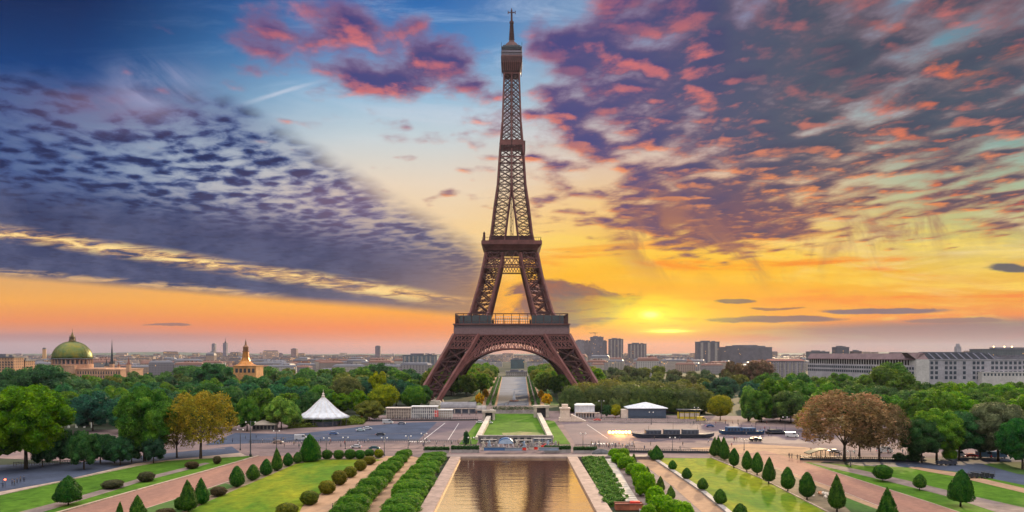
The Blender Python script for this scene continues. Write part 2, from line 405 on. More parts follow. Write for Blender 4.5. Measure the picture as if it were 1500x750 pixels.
def ico(c, r, sub=2):
    bm = bmesh.new(); bmesh.ops.create_icosphere(bm, subdivisions=sub, radius=1)
    vs = np.array([v.co[:] for v in bm.verts]); fs = [tuple(v.index for v in f.verts) for f in bm.faces]; bm.free()
    wob = 1 + .12*np.sin(vs[:,0]*5+c[0])*np.cos(vs[:,1]*4+c[1]) + RNG.normal(0, .05, len(vs))
    return vs*wob[:,None]*np.array(r) + np.array(c), fs
def crown_mesh(name, lobes, nleaf, size, mat=None, core=.84, fill=.25, jit=.8):
    """lobes: (cx,cy,cz,rx,ry,rz)"""
    L = np.array(lobes); area = (L[:,3]*L[:,5]); pr = area/area.sum()
    k = RNG.choice(len(L), nleaf, p=pr)
    d = RNG.normal(0, 1, (nleaf, 3)); d /= np.linalg.norm(d, axis=1)[:, None]
    d[:,2] = np.where(d[:,2] < -.55, -d[:,2], d[:,2])
    rad = np.where(RNG.random(nleaf) < fill, RNG.uniform(.75, .97, nleaf), RNG.normal(1.0, .055, nleaf))
    # clumps on each lobe
    ph = L[k,0]*3.1
    rad = rad*(1 + .07*np.sin(d[:,0]*7+ph)*np.sin(d[:,1]*6+ph)*1.0 + .06*np.sin(d[:,2]*9+ph))
    p = L[k,:3] + d*rad[:,None]*L[k,3:6]
    keep = np.ones(nleaf, bool)
    for i in range(len(L)):      # nothing deep inside another lobe
        q = (p - L[i,:3])/L[i,3:6]; keep &= ~((np.linalg.norm(q, axis=1) < .78) & (k != i))
    p = p[keep]; d = d[keep]
    cv, cf, off = [], [], 0
    if core:
        for l in lobes:
            v, f = ico(l[:3], np.array(l[3:6])*core); cv.append(v); cf += [tuple(i+off for i in t) for t in f]; off += len(v)
        c = (np.vstack(cv), cf)
    else: c = None
    return leaves_mesh(name, p, d, size, mat or M_LEAF, c, jit)
def tree_lobes(seed, w=1.0, h=1.0, base=.22, n=14, flat=.75, top=1.0):
    """lobes of a broad crown of unit height, width w; base = height of its underside"""
    r = random.Random(seed); out = []
    H = h - base
    out.append((0, 0, base + H*.5, w*.33, w*.33, H*.40))
    for i in range(n):
        a = i*2.399 + r.uniform(-.4, .4); t = (i+.5)/n; e = math.asin(2*t - 1)*.9 + .1
        rr = w*.5; q = r.uniform(.22, .36)*w*(.62 if n < 16 else .52)
        cx = math.cos(a)*math.cos(e)*(rr - q*.8); cy = math.sin(a)*math.cos(e)*(rr - q*.8)
        cz = base + H*.5 + math.sin(e)*(H*.5 - q*.55)*top
        out.append((cx, cy, cz, q, q, q*flat*r.uniform(.85, 1.1)*H/w*(1.15 if n > 25 else 1.5)))
    return out
def trunk_mesh(name, seed, h=.5, r0=.03, nl=5, spread=.22):
    rr = random.Random(seed); b = MB()
    b.tube((0,0,-.01), (0,0,h*.35), r0*1.25, r0*.95, 8); b.tube((0,0,h*.34), (.01,0,h*.62), r0*.95, r0*.7, 8)
    for i in range(nl):
        a = i*2*math.pi/nl + rr.uniform(-.4,.4); z0 = h*rr.uniform(.42,.62)
        m_p = (math.cos(a)*spread*.5, math.sin(a)*spread*.5, z0 + h*.25)
        b.tube((0,0,z0), m_p, r0*.55, r0*.38, 6)
        b.tube(m_p, (math.cos(a)*spread*1.15, math.sin(a)*spread*1.15, z0 + h*.62), r0*.38, r0*.14, 6)
    b.tube((.01,0,h*.6), (0,.01,h*1.35), r0*.65, r0*.2, 6)
    return b.mesh(name, M_BARK, True)

# unit-height trees; each entry: crown mesh, trunk mesh
KIT = {}
def kit(key, lobes, nleaf, size, th=.5, r0=.022, seed=1, core=.84, fill=.25, spread=.22, jit=.8):
    KIT[key] = (crown_mesh('crown', lobes, nleaf, size, core=core, fill=fill, jit=jit), trunk_mesh('trunk', seed, th, r0, spread=spread))
for s in range(4): kit('near%d' % s, tree_lobes(10+s, 1.0, 1.0, .16, 30, .8), 20000, .017, seed=s)
for s in range(5): kit('park%d' % s, tree_lobes(30+s, 1.0, 1.0, .10, 18, .8), 6500, .026, seed=s)
for s in range(3): kit('far%d' % s, tree_lobes(50+s, 1.05, 1.0, .06, 12, .8), 2600, .040, seed=s)
for s in range(2): kit('round%d' % s, [(0,0,.56,.46,.46,.43),(.1,.05,.62,.38,.38,.36),(-.12,-.06,.52,.38,.38,.36)], 7000, .020, th=.4, seed=s, core=.93, fill=.1, jit=.6)
for s in range(3): kit('airy%d' % s, tree_lobes(70+s, 1.0, 1.0, .17, 20, .85), 15000, .0165, seed=s+5, core=None, fill=.75, jit=1.0)
for s in range(2): kit('tall%d' % s, [(x*.8, y*.8, z, a, a2, c) for x, y, z, a, a2, c in tree_lobes(80+s, .62, 1.0, .08, 14, 1.0)], 6000, .022, seed=s+9)
kit('clip0', [(0,0,.56,.46,.46,.43),(.2,.1,.40,.3,.3,.38),(-.2,-.1,.40,.3,.3,.38),(.05,-.22,.42,.3,.3,.40),(-.1,.22,.38,.3,.28,.36),(.28,-.08,.30,.22,.3,.28),(-.3,.05,.30,.2,.3,.28)], 7000, .024, th=.4, seed=3, core=.9, fill=.15)
TREE_N = 0
def tree(px, py, top, wpx, key, col, label, name='park_tree', cat='tree', group=None, Y=None, depth=None):
    """a tree whose foot stands at photo row py (or at distance Y) and whose top reaches row top"""
    global TREE_N; TREE_N += 1
    if Y is None: g = G(px, py)
    else: g = Vector((XX(px, Y), Y, 0))
    H = Z(top, g.y); W = wpx*g.y/FP
    r = random.Random(TREE_N*7 + 3)
    e = empty(name, g, label, cat, group, 0)
    cm, tm = KIT[key]
    c = bpy.data.objects.new('crown', cm); link(c, e); k = bpy.data.objects.new('trunk', tm); link(k, e)
    c.rotation_euler = k.rotation_euler = (0, 0, r.uniform(0, 6.28))
    c.scale = (W, W, H); k.scale = (H*.9, H*.9, H)
    j = r.uniform(.85, 1.15)
    c.color = (col[0]*j*r.uniform(.9,1.1), col[1]*j, col[2]*j*r.uniform(.8,1.2), 1)
    return e
# ---------------------------------------------------------------- the ground and everything painted or laid on it
def sheet(name, pts, mat, z, kind='structure', label=None, cat=None, group=None):
    """level sheet whose outline the photo shows at these pixels"""
    b = MB(); P_ = [G(x, y, z) for x, y in pts]; c = P_[0].copy(); c.z = 0
    b.poly([(p.x - c.x, p.y - c.y, z) for p in P_]); n = b.build(name, mat); n.location = c
    # face up
    me = n.data
    if me.polygons[0].normal.z < 0: me.flip_normals()
    return tag(n, label, cat, group, kind)
M_SOIL = material('park_floor', (.022, .032, .014), .95, .4, .05, bump=.2)
M_PAVE = material('plaza_paving', (.235, .165, .155), .95, .3, .06, detail=8, spec=.05, col2=(.12, .092, .10))
M_SAND = material('sandy_path', (.37, .23, .145), .95, .25, .12, detail=8, spec=.05, col2=(.26, .17, .115))
M_ASPH = material('blue_asphalt', (.055, .068, .11), .8, .3, .08, detail=8, spec=.15)
M_ASPH2 = material('violet_asphalt', (.15, .11, .125), .85, .3, .05, detail=8, spec=.12, col2=(.09, .072, .09))
M_ROAD = material('red_road', (.29, .15, .11), .9, .25, .08, detail=9, spec=.1, col2=(.18, .10, .085), stretch=(1, .12, 1))
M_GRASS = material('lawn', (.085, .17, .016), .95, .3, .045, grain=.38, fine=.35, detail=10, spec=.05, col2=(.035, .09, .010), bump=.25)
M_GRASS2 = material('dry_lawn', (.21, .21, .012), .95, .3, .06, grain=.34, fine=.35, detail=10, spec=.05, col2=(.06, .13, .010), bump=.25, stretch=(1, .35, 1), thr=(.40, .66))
M_GRASS3 = material('dark_lawn', (.045, .10, .014), .95, .35, .06, grain=.35, fine=.35, detail=10, bump=.25)  # darker green copy of the lawn
M_KERB = material('kerb_stone', (.36, .27, .22), .9, .25, .4, spec=.1)
M_PGREY = material('grey_path', (.19, .145, .135), .9, .3, .2, spec=.1)
M_BED = material('bed_soil', (.16, .12, .075), .95, .4, .25, bump=.2)
M_LINE = paint('road_line', (.6, .56, .55), .7)

b = MB(); N = 26000
gx = [-N, -3000, -900, 0, 900, 3000, N]; gy = [-N, -1000, 0, 1500, 4000, 9000, N]
for i in range(6):
    for j in range(6): b.quad((gx[i],gy[j],0),(gx[i+1],gy[j],0),(gx[i+1],gy[j+1],0),(gx[i],gy[j+1],0))
M_CITYG = material('ground_cover', (.075, .07, .065), .95, .5, .01, detail=8, spec=.02, col2=(.03, .045, .025))
tag(b.build('ground', M_CITYG), kind='structure')
b = MB()
b.poly([(-420, 120, 0), (420, 120, 0), (700, 600, 0), (800, 1500, 0), (-900, 1500, 0), (-800, 600, 0)])
tag(b.build('park_ground', M_SOIL), kind='structure').location = (0, 0, .03)
# plaza between the gardens and the tower
sheet('plaza', [(-60,668),(-60,636),(330,624),(420,616),(600,606),(690,602),(840,602),(900,608),(1180,610),(1300,622),(1560,650),(1560,668),(1240,676),(1180,678),(1060,672),(840,668),(660,668),(470,672),(345,676),(200,682)], M_PAVE, .06)
sheet('sandy_square', [(1010,656),(1100,650),(1180,655),(1230,664),(1200,679),(1130,680),(1080,672),(1046,668)], M_SAND, .09)
sheet('road', [(300,652),(345,634),(430,636),(486,630),(540,623.5),(600,619),(703,616.5),(682,636),(668,646),(560,645),(440,646.5)], M_ASPH, .10)
sheet('road', [(640,618.5),(703,616.5),(682,636),(668,646),(612,645.6)], M_ASPH2, .14)
sheet('road', [(822,618),(900,618.5),(1052,620),(1180,628),(1235,640),(1205,646),(1130,650),(1000,643),(910,652),(842,650)], M_ASPH2, .10)
sheet('road', [(1040,633),(1090,628),(1180,632),(1215,642),(1190,650),(1120,650),(1065,640)], M_ASPH2, .14)
for a, b_, w in (((652,619.5),(619,645.3),.35), ((672,620),(656,645),.25), ((860,622),(890,642),.3), ((905,630),(1000,638),.25)):
    A, B = G(*a, .16), G(*b_, .16); l = MB(); l.beam(A, B, w, .01); o = l.build('lane_line', M_LINE); tag(o, kind='structure')
M_BAND = material('paving_band', (.16, .125, .13), .9, .3, .2, spec=.05); M_LIGHTB = material('pale_paving', (.36, .27, .24), .9, .25, .2, spec=.05)
rg = random.Random(3)
def ground_strip(a, c, w, mat, z):
    A, B = G(*a, z), G(*c, z); l = MB(); l.beam(A, B, w, .01); tag(l.build('paving_band', mat), kind='structure')
for i, (x0, x1, y0, y1, w, mt) in enumerate([(350,690,651,652.5,.5,M_LIGHTB),(345,690,656,657,.9,M_BAND),(380,640,662,660.5,.5,M_BAND),(840,1040,653,655,.6,M_LIGHTB),(842,1045,659,660,1.0,M_BAND),(850,1150,617,622,.6,M_LIGHTB),(1000,1180,655,657,.5,M_BAND),(1080,1200,664,668,.5,M_BAND),
    (1060,1180,646,652,.5,M_LIGHTB),(1190,1340,657,664,.8,M_BAND),(20,330,672,657,.8,M_LIGHTB),(560,700,615,613.5,.8,M_BAND),(930,1010,638,650,.4,M_LIGHTB),(1010,1080,625,640,.4,M_LIGHTB),(380,520,643,634,.3,M_LIGHTB),(450,640,640,633,.25,M_LIGHTB)]):
    ground_strip((x0,y0),(x1,y1), w, mt, .17 + i*.004)
for i in range(13):      # broad joints running away from the viewer
    x = 370 + i*24; ground_strip((x, 656), (x + (750-x)*.12, 650), .3, M_BAND, .25 + i*.003)
for i in range(8):
    x = 860 + i*24; ground_strip((x, 661), (x + (750-x)*.10, 654), .3, M_BAND, .30 + i*.003)
# zebra crossings
for k, (cx_, cy_) in enumerate(((600, 648), (868, 651))):
    for i in range(8): p = G(cx_, cy_); l = MB(); l.box(-.35, .35, -2.2, 2.2, 0, .01); o = l.build('crossing_stripe', M_LINE); o.location = (p.x + i*1.3, p.y, .33); tag(o, kind='structure')
# broad avenue beyond the tower
sheet('avenue', [(728,594),(775,594),(770,552),(736,552)], material('avenue_asphalt', (.13, .14, .17), .8, .25, .03, spec=.1), .10)
sheet('avenue_square', [(698,605.5),(806,605.5),(800,594),(702,594)], M_PGREY, .09)
for sx_, s_ in ((728, -1), (775, 1)):
    xe_ = 736 if s_ < 0 else 770
    o0, o1 = 0, 0
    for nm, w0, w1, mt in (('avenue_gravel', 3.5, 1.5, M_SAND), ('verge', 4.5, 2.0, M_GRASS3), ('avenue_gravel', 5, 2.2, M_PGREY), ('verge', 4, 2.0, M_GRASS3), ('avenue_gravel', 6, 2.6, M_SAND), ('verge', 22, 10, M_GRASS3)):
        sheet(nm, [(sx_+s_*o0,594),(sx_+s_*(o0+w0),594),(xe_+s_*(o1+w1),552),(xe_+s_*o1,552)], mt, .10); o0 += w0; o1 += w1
# central lawn with its ramps
sheet('lawn', [(703,643),(803,643),(785,606),(718,606)], M_GRASS3 if False else M_GRASS, .16)
sheet('lawn', [(672,651),(698,651),(712,620),(700,617)], M_GRASS, .16)
sheet('lawn', [(812,651),(836,651),(812,617),(800,615),(797,618)], M_GRASS, .16)
sheet('worn_patch', [(735,634),(762,632),(795,634),(798,639),(770,641),(738,639)], material('worn_grass', (.20,.17,.08), .95, .3, .12, col2=(.07,.12,.02), thr=(.42,.6)), .18)
# ---- left gardens
sheet('road', [(-90,690),(-60,683),(120,677),(340,654),(352,663),(200,678.5),(90,704),(-40,727),(-90,735)], M_ASPH, .10)
sheet('path', [(-60,731),(90,704),(200,678.5),(352,663),(362,668),(240,676),(200,684),(110,702),(-60,740)], M_KERB, .13)
sheet('lawn', [(-60,760),(-60,739),(110,701.5),(200,683),(245,675),(372,667.5),(300,690),(200,718),(80,751),(70,760)], M_GRASS, .16)
sheet('path', [(0,757),(90,734),(160,714),(200,702),(270,685),(300,677.5),(308,678.5),(274,688.5),(205,706),(165,719),(95,740),(40,757)], M_PGREY, .19)
sheet('road', [(60,760),(200,719),(300,691),(378,668.5),(470,666.5),(420,676),(340,703),(265,728),(212,745),(180,760)], M_ROAD, .10)
sheet('verge', [(175,765),(212,745),(265,728),(340,703),(400,682),(428,676),(560,671),(566,676),(430,684),(330,726),(270,756)], M_BED, .13)
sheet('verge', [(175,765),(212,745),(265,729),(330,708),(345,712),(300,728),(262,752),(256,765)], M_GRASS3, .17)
sheet('lawn', [(256,765),(274,750),(306,734),(400,694),(432,680),(466,673.5),(562,673),(542,678),(515,692),(482,714),(444,740),(430,765)], M_GRASS2, .20)
sheet('path', [(425,765),(444,741),(482,715),(515,693),(543,678),(566,668),(592,668),(574,690),(540,718),(492,765)], M_SAND, .14)
sheet('path', [(560,765),(590,741),(640,676),(600,668),(592,668),(574,690),(540,718),(492,765)], M_SAND, .10)
# ---- right gardens
sheet('path', [(930,671),(956,671),(985,691),(1030,722),(1080,765),(1045,765),(985,712),(945,682)], M_SAND, .14)
sheet('path', [(930,671),(945,682),(985,712),(1045,765),(955,765),(900,680),(885,671)], M_PGREY, .10)
sheet('lawn', [(960,671),(1042,671),(1112,700),(1240,765),(1092,765),(1030,716),(985,688)], M_GRASS2, .20)
sheet('verge', [(1042,671),(1078,667),(1130,684),(1200,713),(1330,765),(1240,765),(1112,700)], M_BED, .16)
sheet('verge', [(1222,726),(1240,729),(1335,765),(1262,765)], M_GRASS3, .22)
sheet('road', [(1078,667),(1120,660),(1180,676),(1250,700),(1360,735),(1450,765),(1332,765),(1200,713),(1130,684)], M_ROAD, .12)
sheet('path', [(1078,667.5),(1096,671),(1215,713),(1345,765),(1332,765),(1200,713),(1130,684)], M_SAND, .15)
sheet('lawn', [(1176,676.5),(1260,682),(1330,684.5),(1400,691),(1560,722),(1560,765),(1450,765),(1360,735),(1250,700)], M_GRASS, .17)
sheet('path', [(1188,678),(1215,679.5),(1264,689),(1330,704),(1400,721),(1560,757),(1560,766),(1480,757),(1395,729),(1325,711),(1258,695),(1215,685)], M_PGREY, .20)
sheet('path', [(1330,684.8),(1345,684.4),(1400,692),(1505,716),(1560,728),(1560,736),(1500,722),(1400,698),(1360,691)], M_SAND, .23)
sheet('road', [(1240,679),(1262,672),(1560,668),(1560,730),(1505,716),(1400,691.5),(1345,684),(1330,684.5),(1260,682)], M_ASPH, .13)
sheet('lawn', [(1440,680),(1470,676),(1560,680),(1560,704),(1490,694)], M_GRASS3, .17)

def kerb(name, pts, w, h, mat, label=None, cat=None, z0=0.0, kind='structure'):
    P_ = [G(x, y, z0) for x, y in pts]; b = MB(); c = P_[0].copy(); c.z = 0
    for a, d in zip(P_[:-1], P_[1:]):
        A, D = a - c, d - c; A.z = D.z = z0 + h/2; dr = (D-A).normalized()*w*.3; b.beam(A-dr, D+dr, w, h)
    o = b.build(name, mat); o.location = c
    return tag(o, label, cat, None, kind)
kerb('kerb', [(70,756),(200,719),(300,691),(378,668.5)], .9, .35, M_KERB)
kerb('kerb', [(212,746),(265,729),(340,704),(402,681)], .4, .2, M_KERB)
kerb('kerb', [(1176,677),(1250,701),(1360,736),(1450,766)], .4, .2, M_KERB)
kerb('kerb', [(1096,671),(1215,713),(1345,765)], .4, .18, M_KERB)
kerb('kerb', [(1042,671),(1112,700),(1240,765)], .5, .35, M_KERB)
kerb('kerb', [(955,671),(985,691),(1030,722),(1082,765)], 1.5, .7, M_STONE2)
kerb('kerb', [(-60,740),(110,701.5),(200,683),(245,675)], .3, .3, M_KERB)
# ---- pool
PX0, PX1, PY0, PY1, RW = -19.8, 21.3, 150.0, 281.0, 3.9
b = MB()
b.box(PX0-RW, PX0, PY0, PY1, 0, 1.3); b.box(PX1, PX1+RW, PY0, PY1, 0, 1.3)
rim = b.build('pool_rim', material('pool_coping', (.27, .19, .165), .75, .3, .4, bump=.05)); tag(rim, kind='structure')
b = MB(); b.box(PX0-RW-6, PX1+RW+30, PY1+.01, PY1+6, 0, 1.32); b.box(PX0, PX1, PY1-.5, PY1, .2, 1.1); tag(b.build('pool_wall', material('pool_end_wall', (.17,.13,.13), .7, .3, .4)), kind='structure')
m = bpy.data.materials.new('gold_tinted_water'); m.use_nodes = True; t = m.node_tree; n = t.nodes; pb = n['Principled BSDF']
pb.inputs['Base Color'].default_value = (1.0, .80, .48, 1); pb.inputs['Metallic'].default_value = 1.0; pb.inputs['Roughness'].default_value = .03; pb.inputs['IOR'].default_value = 1.33  # gold tint puts the sunset's reflection into the water colour
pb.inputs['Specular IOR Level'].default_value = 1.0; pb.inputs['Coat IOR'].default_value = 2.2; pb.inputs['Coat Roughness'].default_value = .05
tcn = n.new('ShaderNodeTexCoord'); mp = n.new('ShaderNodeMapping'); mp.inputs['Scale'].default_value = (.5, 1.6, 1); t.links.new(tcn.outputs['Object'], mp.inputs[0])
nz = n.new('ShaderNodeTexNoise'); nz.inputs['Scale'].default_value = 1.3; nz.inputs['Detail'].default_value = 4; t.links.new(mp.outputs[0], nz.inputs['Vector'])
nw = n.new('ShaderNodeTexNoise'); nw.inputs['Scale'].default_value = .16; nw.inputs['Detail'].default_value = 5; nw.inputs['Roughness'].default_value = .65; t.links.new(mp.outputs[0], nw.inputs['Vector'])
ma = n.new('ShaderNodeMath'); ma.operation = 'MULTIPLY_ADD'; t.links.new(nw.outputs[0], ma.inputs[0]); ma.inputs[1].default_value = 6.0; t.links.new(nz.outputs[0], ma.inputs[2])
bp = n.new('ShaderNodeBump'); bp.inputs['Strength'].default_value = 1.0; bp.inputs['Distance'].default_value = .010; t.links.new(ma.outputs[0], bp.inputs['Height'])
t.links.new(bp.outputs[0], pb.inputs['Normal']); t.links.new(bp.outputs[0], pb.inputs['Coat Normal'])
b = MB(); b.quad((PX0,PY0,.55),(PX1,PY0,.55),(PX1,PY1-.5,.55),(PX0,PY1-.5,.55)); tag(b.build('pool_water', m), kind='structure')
# stepped cascade beside the right hand bed
b = MB()
A, B = G(888, 674), G(926, 742)
for i in range(26):
    p = A.lerp(B, (i+.5)/26); b.cbox((p.x, p.y, .35 + .02*i), (3.4, 2.6, .5 + .03*i)); 
tag(b.build('cascade_steps', M_STONE), 'long flight of pale shallow steps between the right hand planting bed and the grey path', 'steps')
kerb('kerb', [(894,672),(912,700),(938,750)], .5, .6, M_STONE2)
# far hills
def ridge(name, Y, x0, x1, h, seed, mat):
    r = random.Random(seed); b = MB(); n = 60; top = []
    ph = [r.uniform(0, 6) for _ in range(5)]
    for i in range(n+1):
        x = x0 + (x1-x0)*i/n; t = i/n; v = sum(math.sin(t*(5+7*k)+ph[k])/(k+1.4) for k in range(5))
        env = math.sin(math.pi*t)**.5; top.append((x, h*(.55+.22*v)*env + 2))
    for (xa, za), (xb, zb) in zip(top[:-1], top[1:]):
        b.quad((xa,Y-900,-2),(xb,Y-900,-2),(xb,Y,zb),(xa,Y,za)); b.quad((xa,Y,za),(xb,Y,zb),(xb,Y+1600,-2),(xa,Y+1600,-2))
    tag(b.build(name, mat, smooth=True), kind='structure')
M_HILL = material('wooded_hills', (.06, .08, .05), .95, .4, .004)
ridge('hills', 9500, -7600, 1200, 92, 3, M_HILL); ridge('hills', 11500, 200, 10500, 120, 5, M_HILL); ridge('hills', 7600, -1500, 1600, 60, 8, M_HILL)
# ---------------------------------------------------------------- the iron tower
M_SHADE = paint('recess_shade', (.022, .013, .016), .8)  # near-black colour painting the shade of deep recesses
TD = 662.0; TCX = XX(749.5, TD)
def TL(y, p):
    """half width and height of the square section whose near face shows at row y, p columns either side of the axis"""
    w = p*TD/(FP+p); return w, EYE + (HOR-y)*(TD-w)/FP
TW = empty('iron_lattice_tower', (TCX, TD, 0), 'tall brown wrought iron lattice tower on four splayed legs joined by arches, above the treetops', 'tower')
def rot4(v, k):
    for _ in range(k): v = Vector((-v.y, v.x, v.z))
    return v
def pt(sx, sy, w, z): return Vector((sx*w, sy*w, z))
def table(rows):
    r = sorted([(TL(y, p)[1], TL(y, p)[0]) for y, p in rows]); zs = [a for a, b in r]; ws = [b for a, b in r]
    return lambda z: float(np.interp(z, zs, ws))
out_w = table([(592,143),(570,130),(540,112),(510,94.5),(490,84),(458,60),(430,51.5),(400,43.5),(366,37),(346,30.5),(300,25),(270,20.5),(220,17.2),(180,13.7),(107,11.2),(100,11)])
in_w = table([(592,109),(560,90),(532,72),(510,57),(490,46),(458,32.5),(430,25.5),(395,16),(366,11.5),(346,9.5),(310,5),(276,.2),(100,.1)])
def zrow(y, p): return TL(y, p)[1]
Z0 = .6; Z1 = zrow(490, 84); Z1T = zrow(474, 84); Z2 = zrow(370, 38); Z2T = zrow(349, 42)
def leg_frame(sx, sy, z):
    o, i = out_w(z), in_w(z)
    return [Vector((sx*o, sy*o, z)), Vector((sx*i, sy*o, z)), Vector((sx*i, sy*i, z)), Vector((sx*o, sy*i, z))]
def lattice_leg(zs, cw, bw, name, parent, footing=False, sub=3):
    for sx in (-1, 1):
        for sy in (-1, 1):
            ch = MB(); br = MB(); fine = MB()
            for a, b in zip(zs[:-1], zs[1:]):
                A, B = leg_frame(sx, sy, a), leg_frame(sx, sy, b)
                for k in range(4): ch.beam(A[k], B[k] + (B[k]-A[k])*.01, cw)
                for k in range(4):
                    k2 = (k+1) % 4
                    br.beam(A[k], B[k2], bw); br.beam(A[k2], B[k], bw); br.beam(B[k], B[k2], bw*1.2)
                    # secondary web: small lozenges between the main diagonals
                    n = sub
                    for i in range(n):
                        for j in range(n):
                            def q(u, v): return (A[k]*(1-u) + A[k2]*u)*(1-v) + (B[k]*(1-u) + B[k2]*u)*v
                            u0, u1, v0, v1 = i/n, (i+1)/n, j/n, (j+1)/n
                            if (i+j) % 2 == 0: fine.beam(q(u0,v0), q(u1,v1), bw*.42)
                            else: fine.beam(q(u1,v0), q(u0,v1), bw*.42)
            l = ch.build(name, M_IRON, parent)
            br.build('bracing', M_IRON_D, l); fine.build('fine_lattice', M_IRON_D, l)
            if footing:
                o, i = out_w(Z0), in_w(Z0)
                for cx, cy in ((o,o),(i,o),(i,i),(o,i)):
                    F = MB()
                    F.loft([[(sx*cx-5,sy*cy-5,-.2),(sx*cx+5,sy*cy-5,-.2),(sx*cx+5,sy*cy+5,-.2),(sx*cx-5,sy*cy+5,-.2)],
                            [(sx*cx-3.6,sy*cy-3.6,3.6),(sx*cx+3.6,sy*cy-3.6,3.6),(sx*cx+3.6,sy*cy+3.6,3.6),(sx*cx-3.6,sy*cy+3.6,3.6)]])
                    F.build('footing', M_STONE, l)
lattice_leg(list(np.linspace(Z0, Z1, 6)), 2.7, .9, 'leg', TW, True, 2)
lattice_leg(list(np.linspace(Z1T, Z2, 7)), 1.9, .72, 'upper_leg', TW, False, 2)
# spire: four members with a gap, closing to one shaft
def face_pts(z): o, i = out_w(z), in_w(z); return o, i
zs = list(np.linspace(Z2T-1, zrow(107, 11.2), 25))
ch = MB(); br = MB(); fine = MB()
for a, b in zip(zs[:-1], zs[1:]):
    for sx, sy in ((-1,-1),(1,-1),(1,1),(-1,1)): ch.beam(pt(sx, sy, out_w(a), a), pt(sx, sy, out_w(b), b), 1.25)
    for ax in (0, 1):
        for s in (-1, 1):
            def q(t, z):        # t along the face, -1..1
                o = out_w(z); return Vector((t*o, s*o, z)) if ax == 0 else Vector((s*o, t*o, z))
            for e in (-1, 1):
                ia, ib = in_w(a)/out_w(a), in_w(b)/out_w(b)
                ia, ib = max(ia, .03), max(ib, .03)
                ch.beam(q(e*ia, a), q(e*ib, b), .8)
                n = 1
                for j in range(n):
                    za, zb = a + (b-a)*j/n, a + (b-a)*(j+1)/n
                    i0, i1 = max(in_w(za)/out_w(za), .03), max(in_w(zb)/out_w(zb), .03)
                    br.beam(q(e*i0, za), q(e*1, zb), .56); br.beam(q(e*1, za), q(e*i1, zb), .56); br.beam(q(e*i1, zb), q(e*1, zb), .42)
                    zm = (za+zb)/2; im = (i0+i1)/2; tm = (1+im)/2
                    for (u, z_) in (((i0, zm), (1, zm)) if True else ()):
                        fine.beam(q(e*u, z_), q(e*tm, za), .24); fine.beam(q(e*u, z_), q(e*tm, zb), .24)
for z_ in (zs[0], zs[12], zs[-1]):
    for k in range(4): o_ = out_w(z_); ch.beam(rot4(Vector((-o_,-o_,z_)), k), rot4(Vector((o_,-o_,z_)), k), .9)
sp_ = ch.build('spire', M_IRON, TW); br.build('bracing', M_IRON_D, sp_); fine.build('fine_lattice', M_IRON_D, sp_)
core = MB()
zc = zrow(112, 11)
for s in (-1, 1):
    core.beam((s*1.3, 0, Z2T), (s*1.1, 0, zc), .5); core.beam((0, s*1.3, Z2T), (0, s*1.1, zc), .5)
for k in range(24):
    z = Z2T + (zc-Z2T)*k/24; z2 = Z2T + (zc-Z2T)*(k+1)/24
    s = 1 if k % 2 else -1
    core.beam((s*1.3,0,z), (-s*1.3,0,z2), .3); core.beam((0,s*1.3,z), (0,-s*1.3,z2), .3)
core.build('lift_shaft', M_IRON_D, TW)
# ---- arches: one under each side between the legs, a deep soffit ring with lattice face and filigree above
def arch_curve(t, lo=False):
    """t -1..1 across; returns (columns from the axis, row) of the ring's lower or upper edge in the near face"""
    tt = abs(t)
    xs = [0, .13, .27, .40, .53, .64, .74, .86, 1.0]
    lx = [0, 15, 30, 45, 58, 69, 77.5, 91, 107]; ly = [510.5, 511.3, 514.2, 519.3, 526.3, 535, 545.5, 565, 590]
    ux = [0, 14, 28, 42, 53, 61, 68.5, 88, 106]; uy = [499.5, 500.2, 502.8, 507.6, 514.3, 521.5, 530, 559, 589]
    X_ = lx if lo else ux; Y_ = ly if lo else uy
    return math.copysign(1, t)*float(np.interp(tt, xs, X_)), float(np.interp(tt, xs, Y_))
def near(p, y, inset=0.0):
    """point of the near face plane: the face leans, so its distance follows the outer width at that height"""
    w, z = TL(y, abs(p)) if abs(p) > 1 else (0, 0)
    # face distance from the outer width at this height (iterate)
    yy = TD - 50
    for _ in range(6):
        z = EYE + (HOR-y)*yy/FP; yy = TD - out_w(z) + inset
    return Vector((p*yy/FP, yy - TD, z))
NA = 44
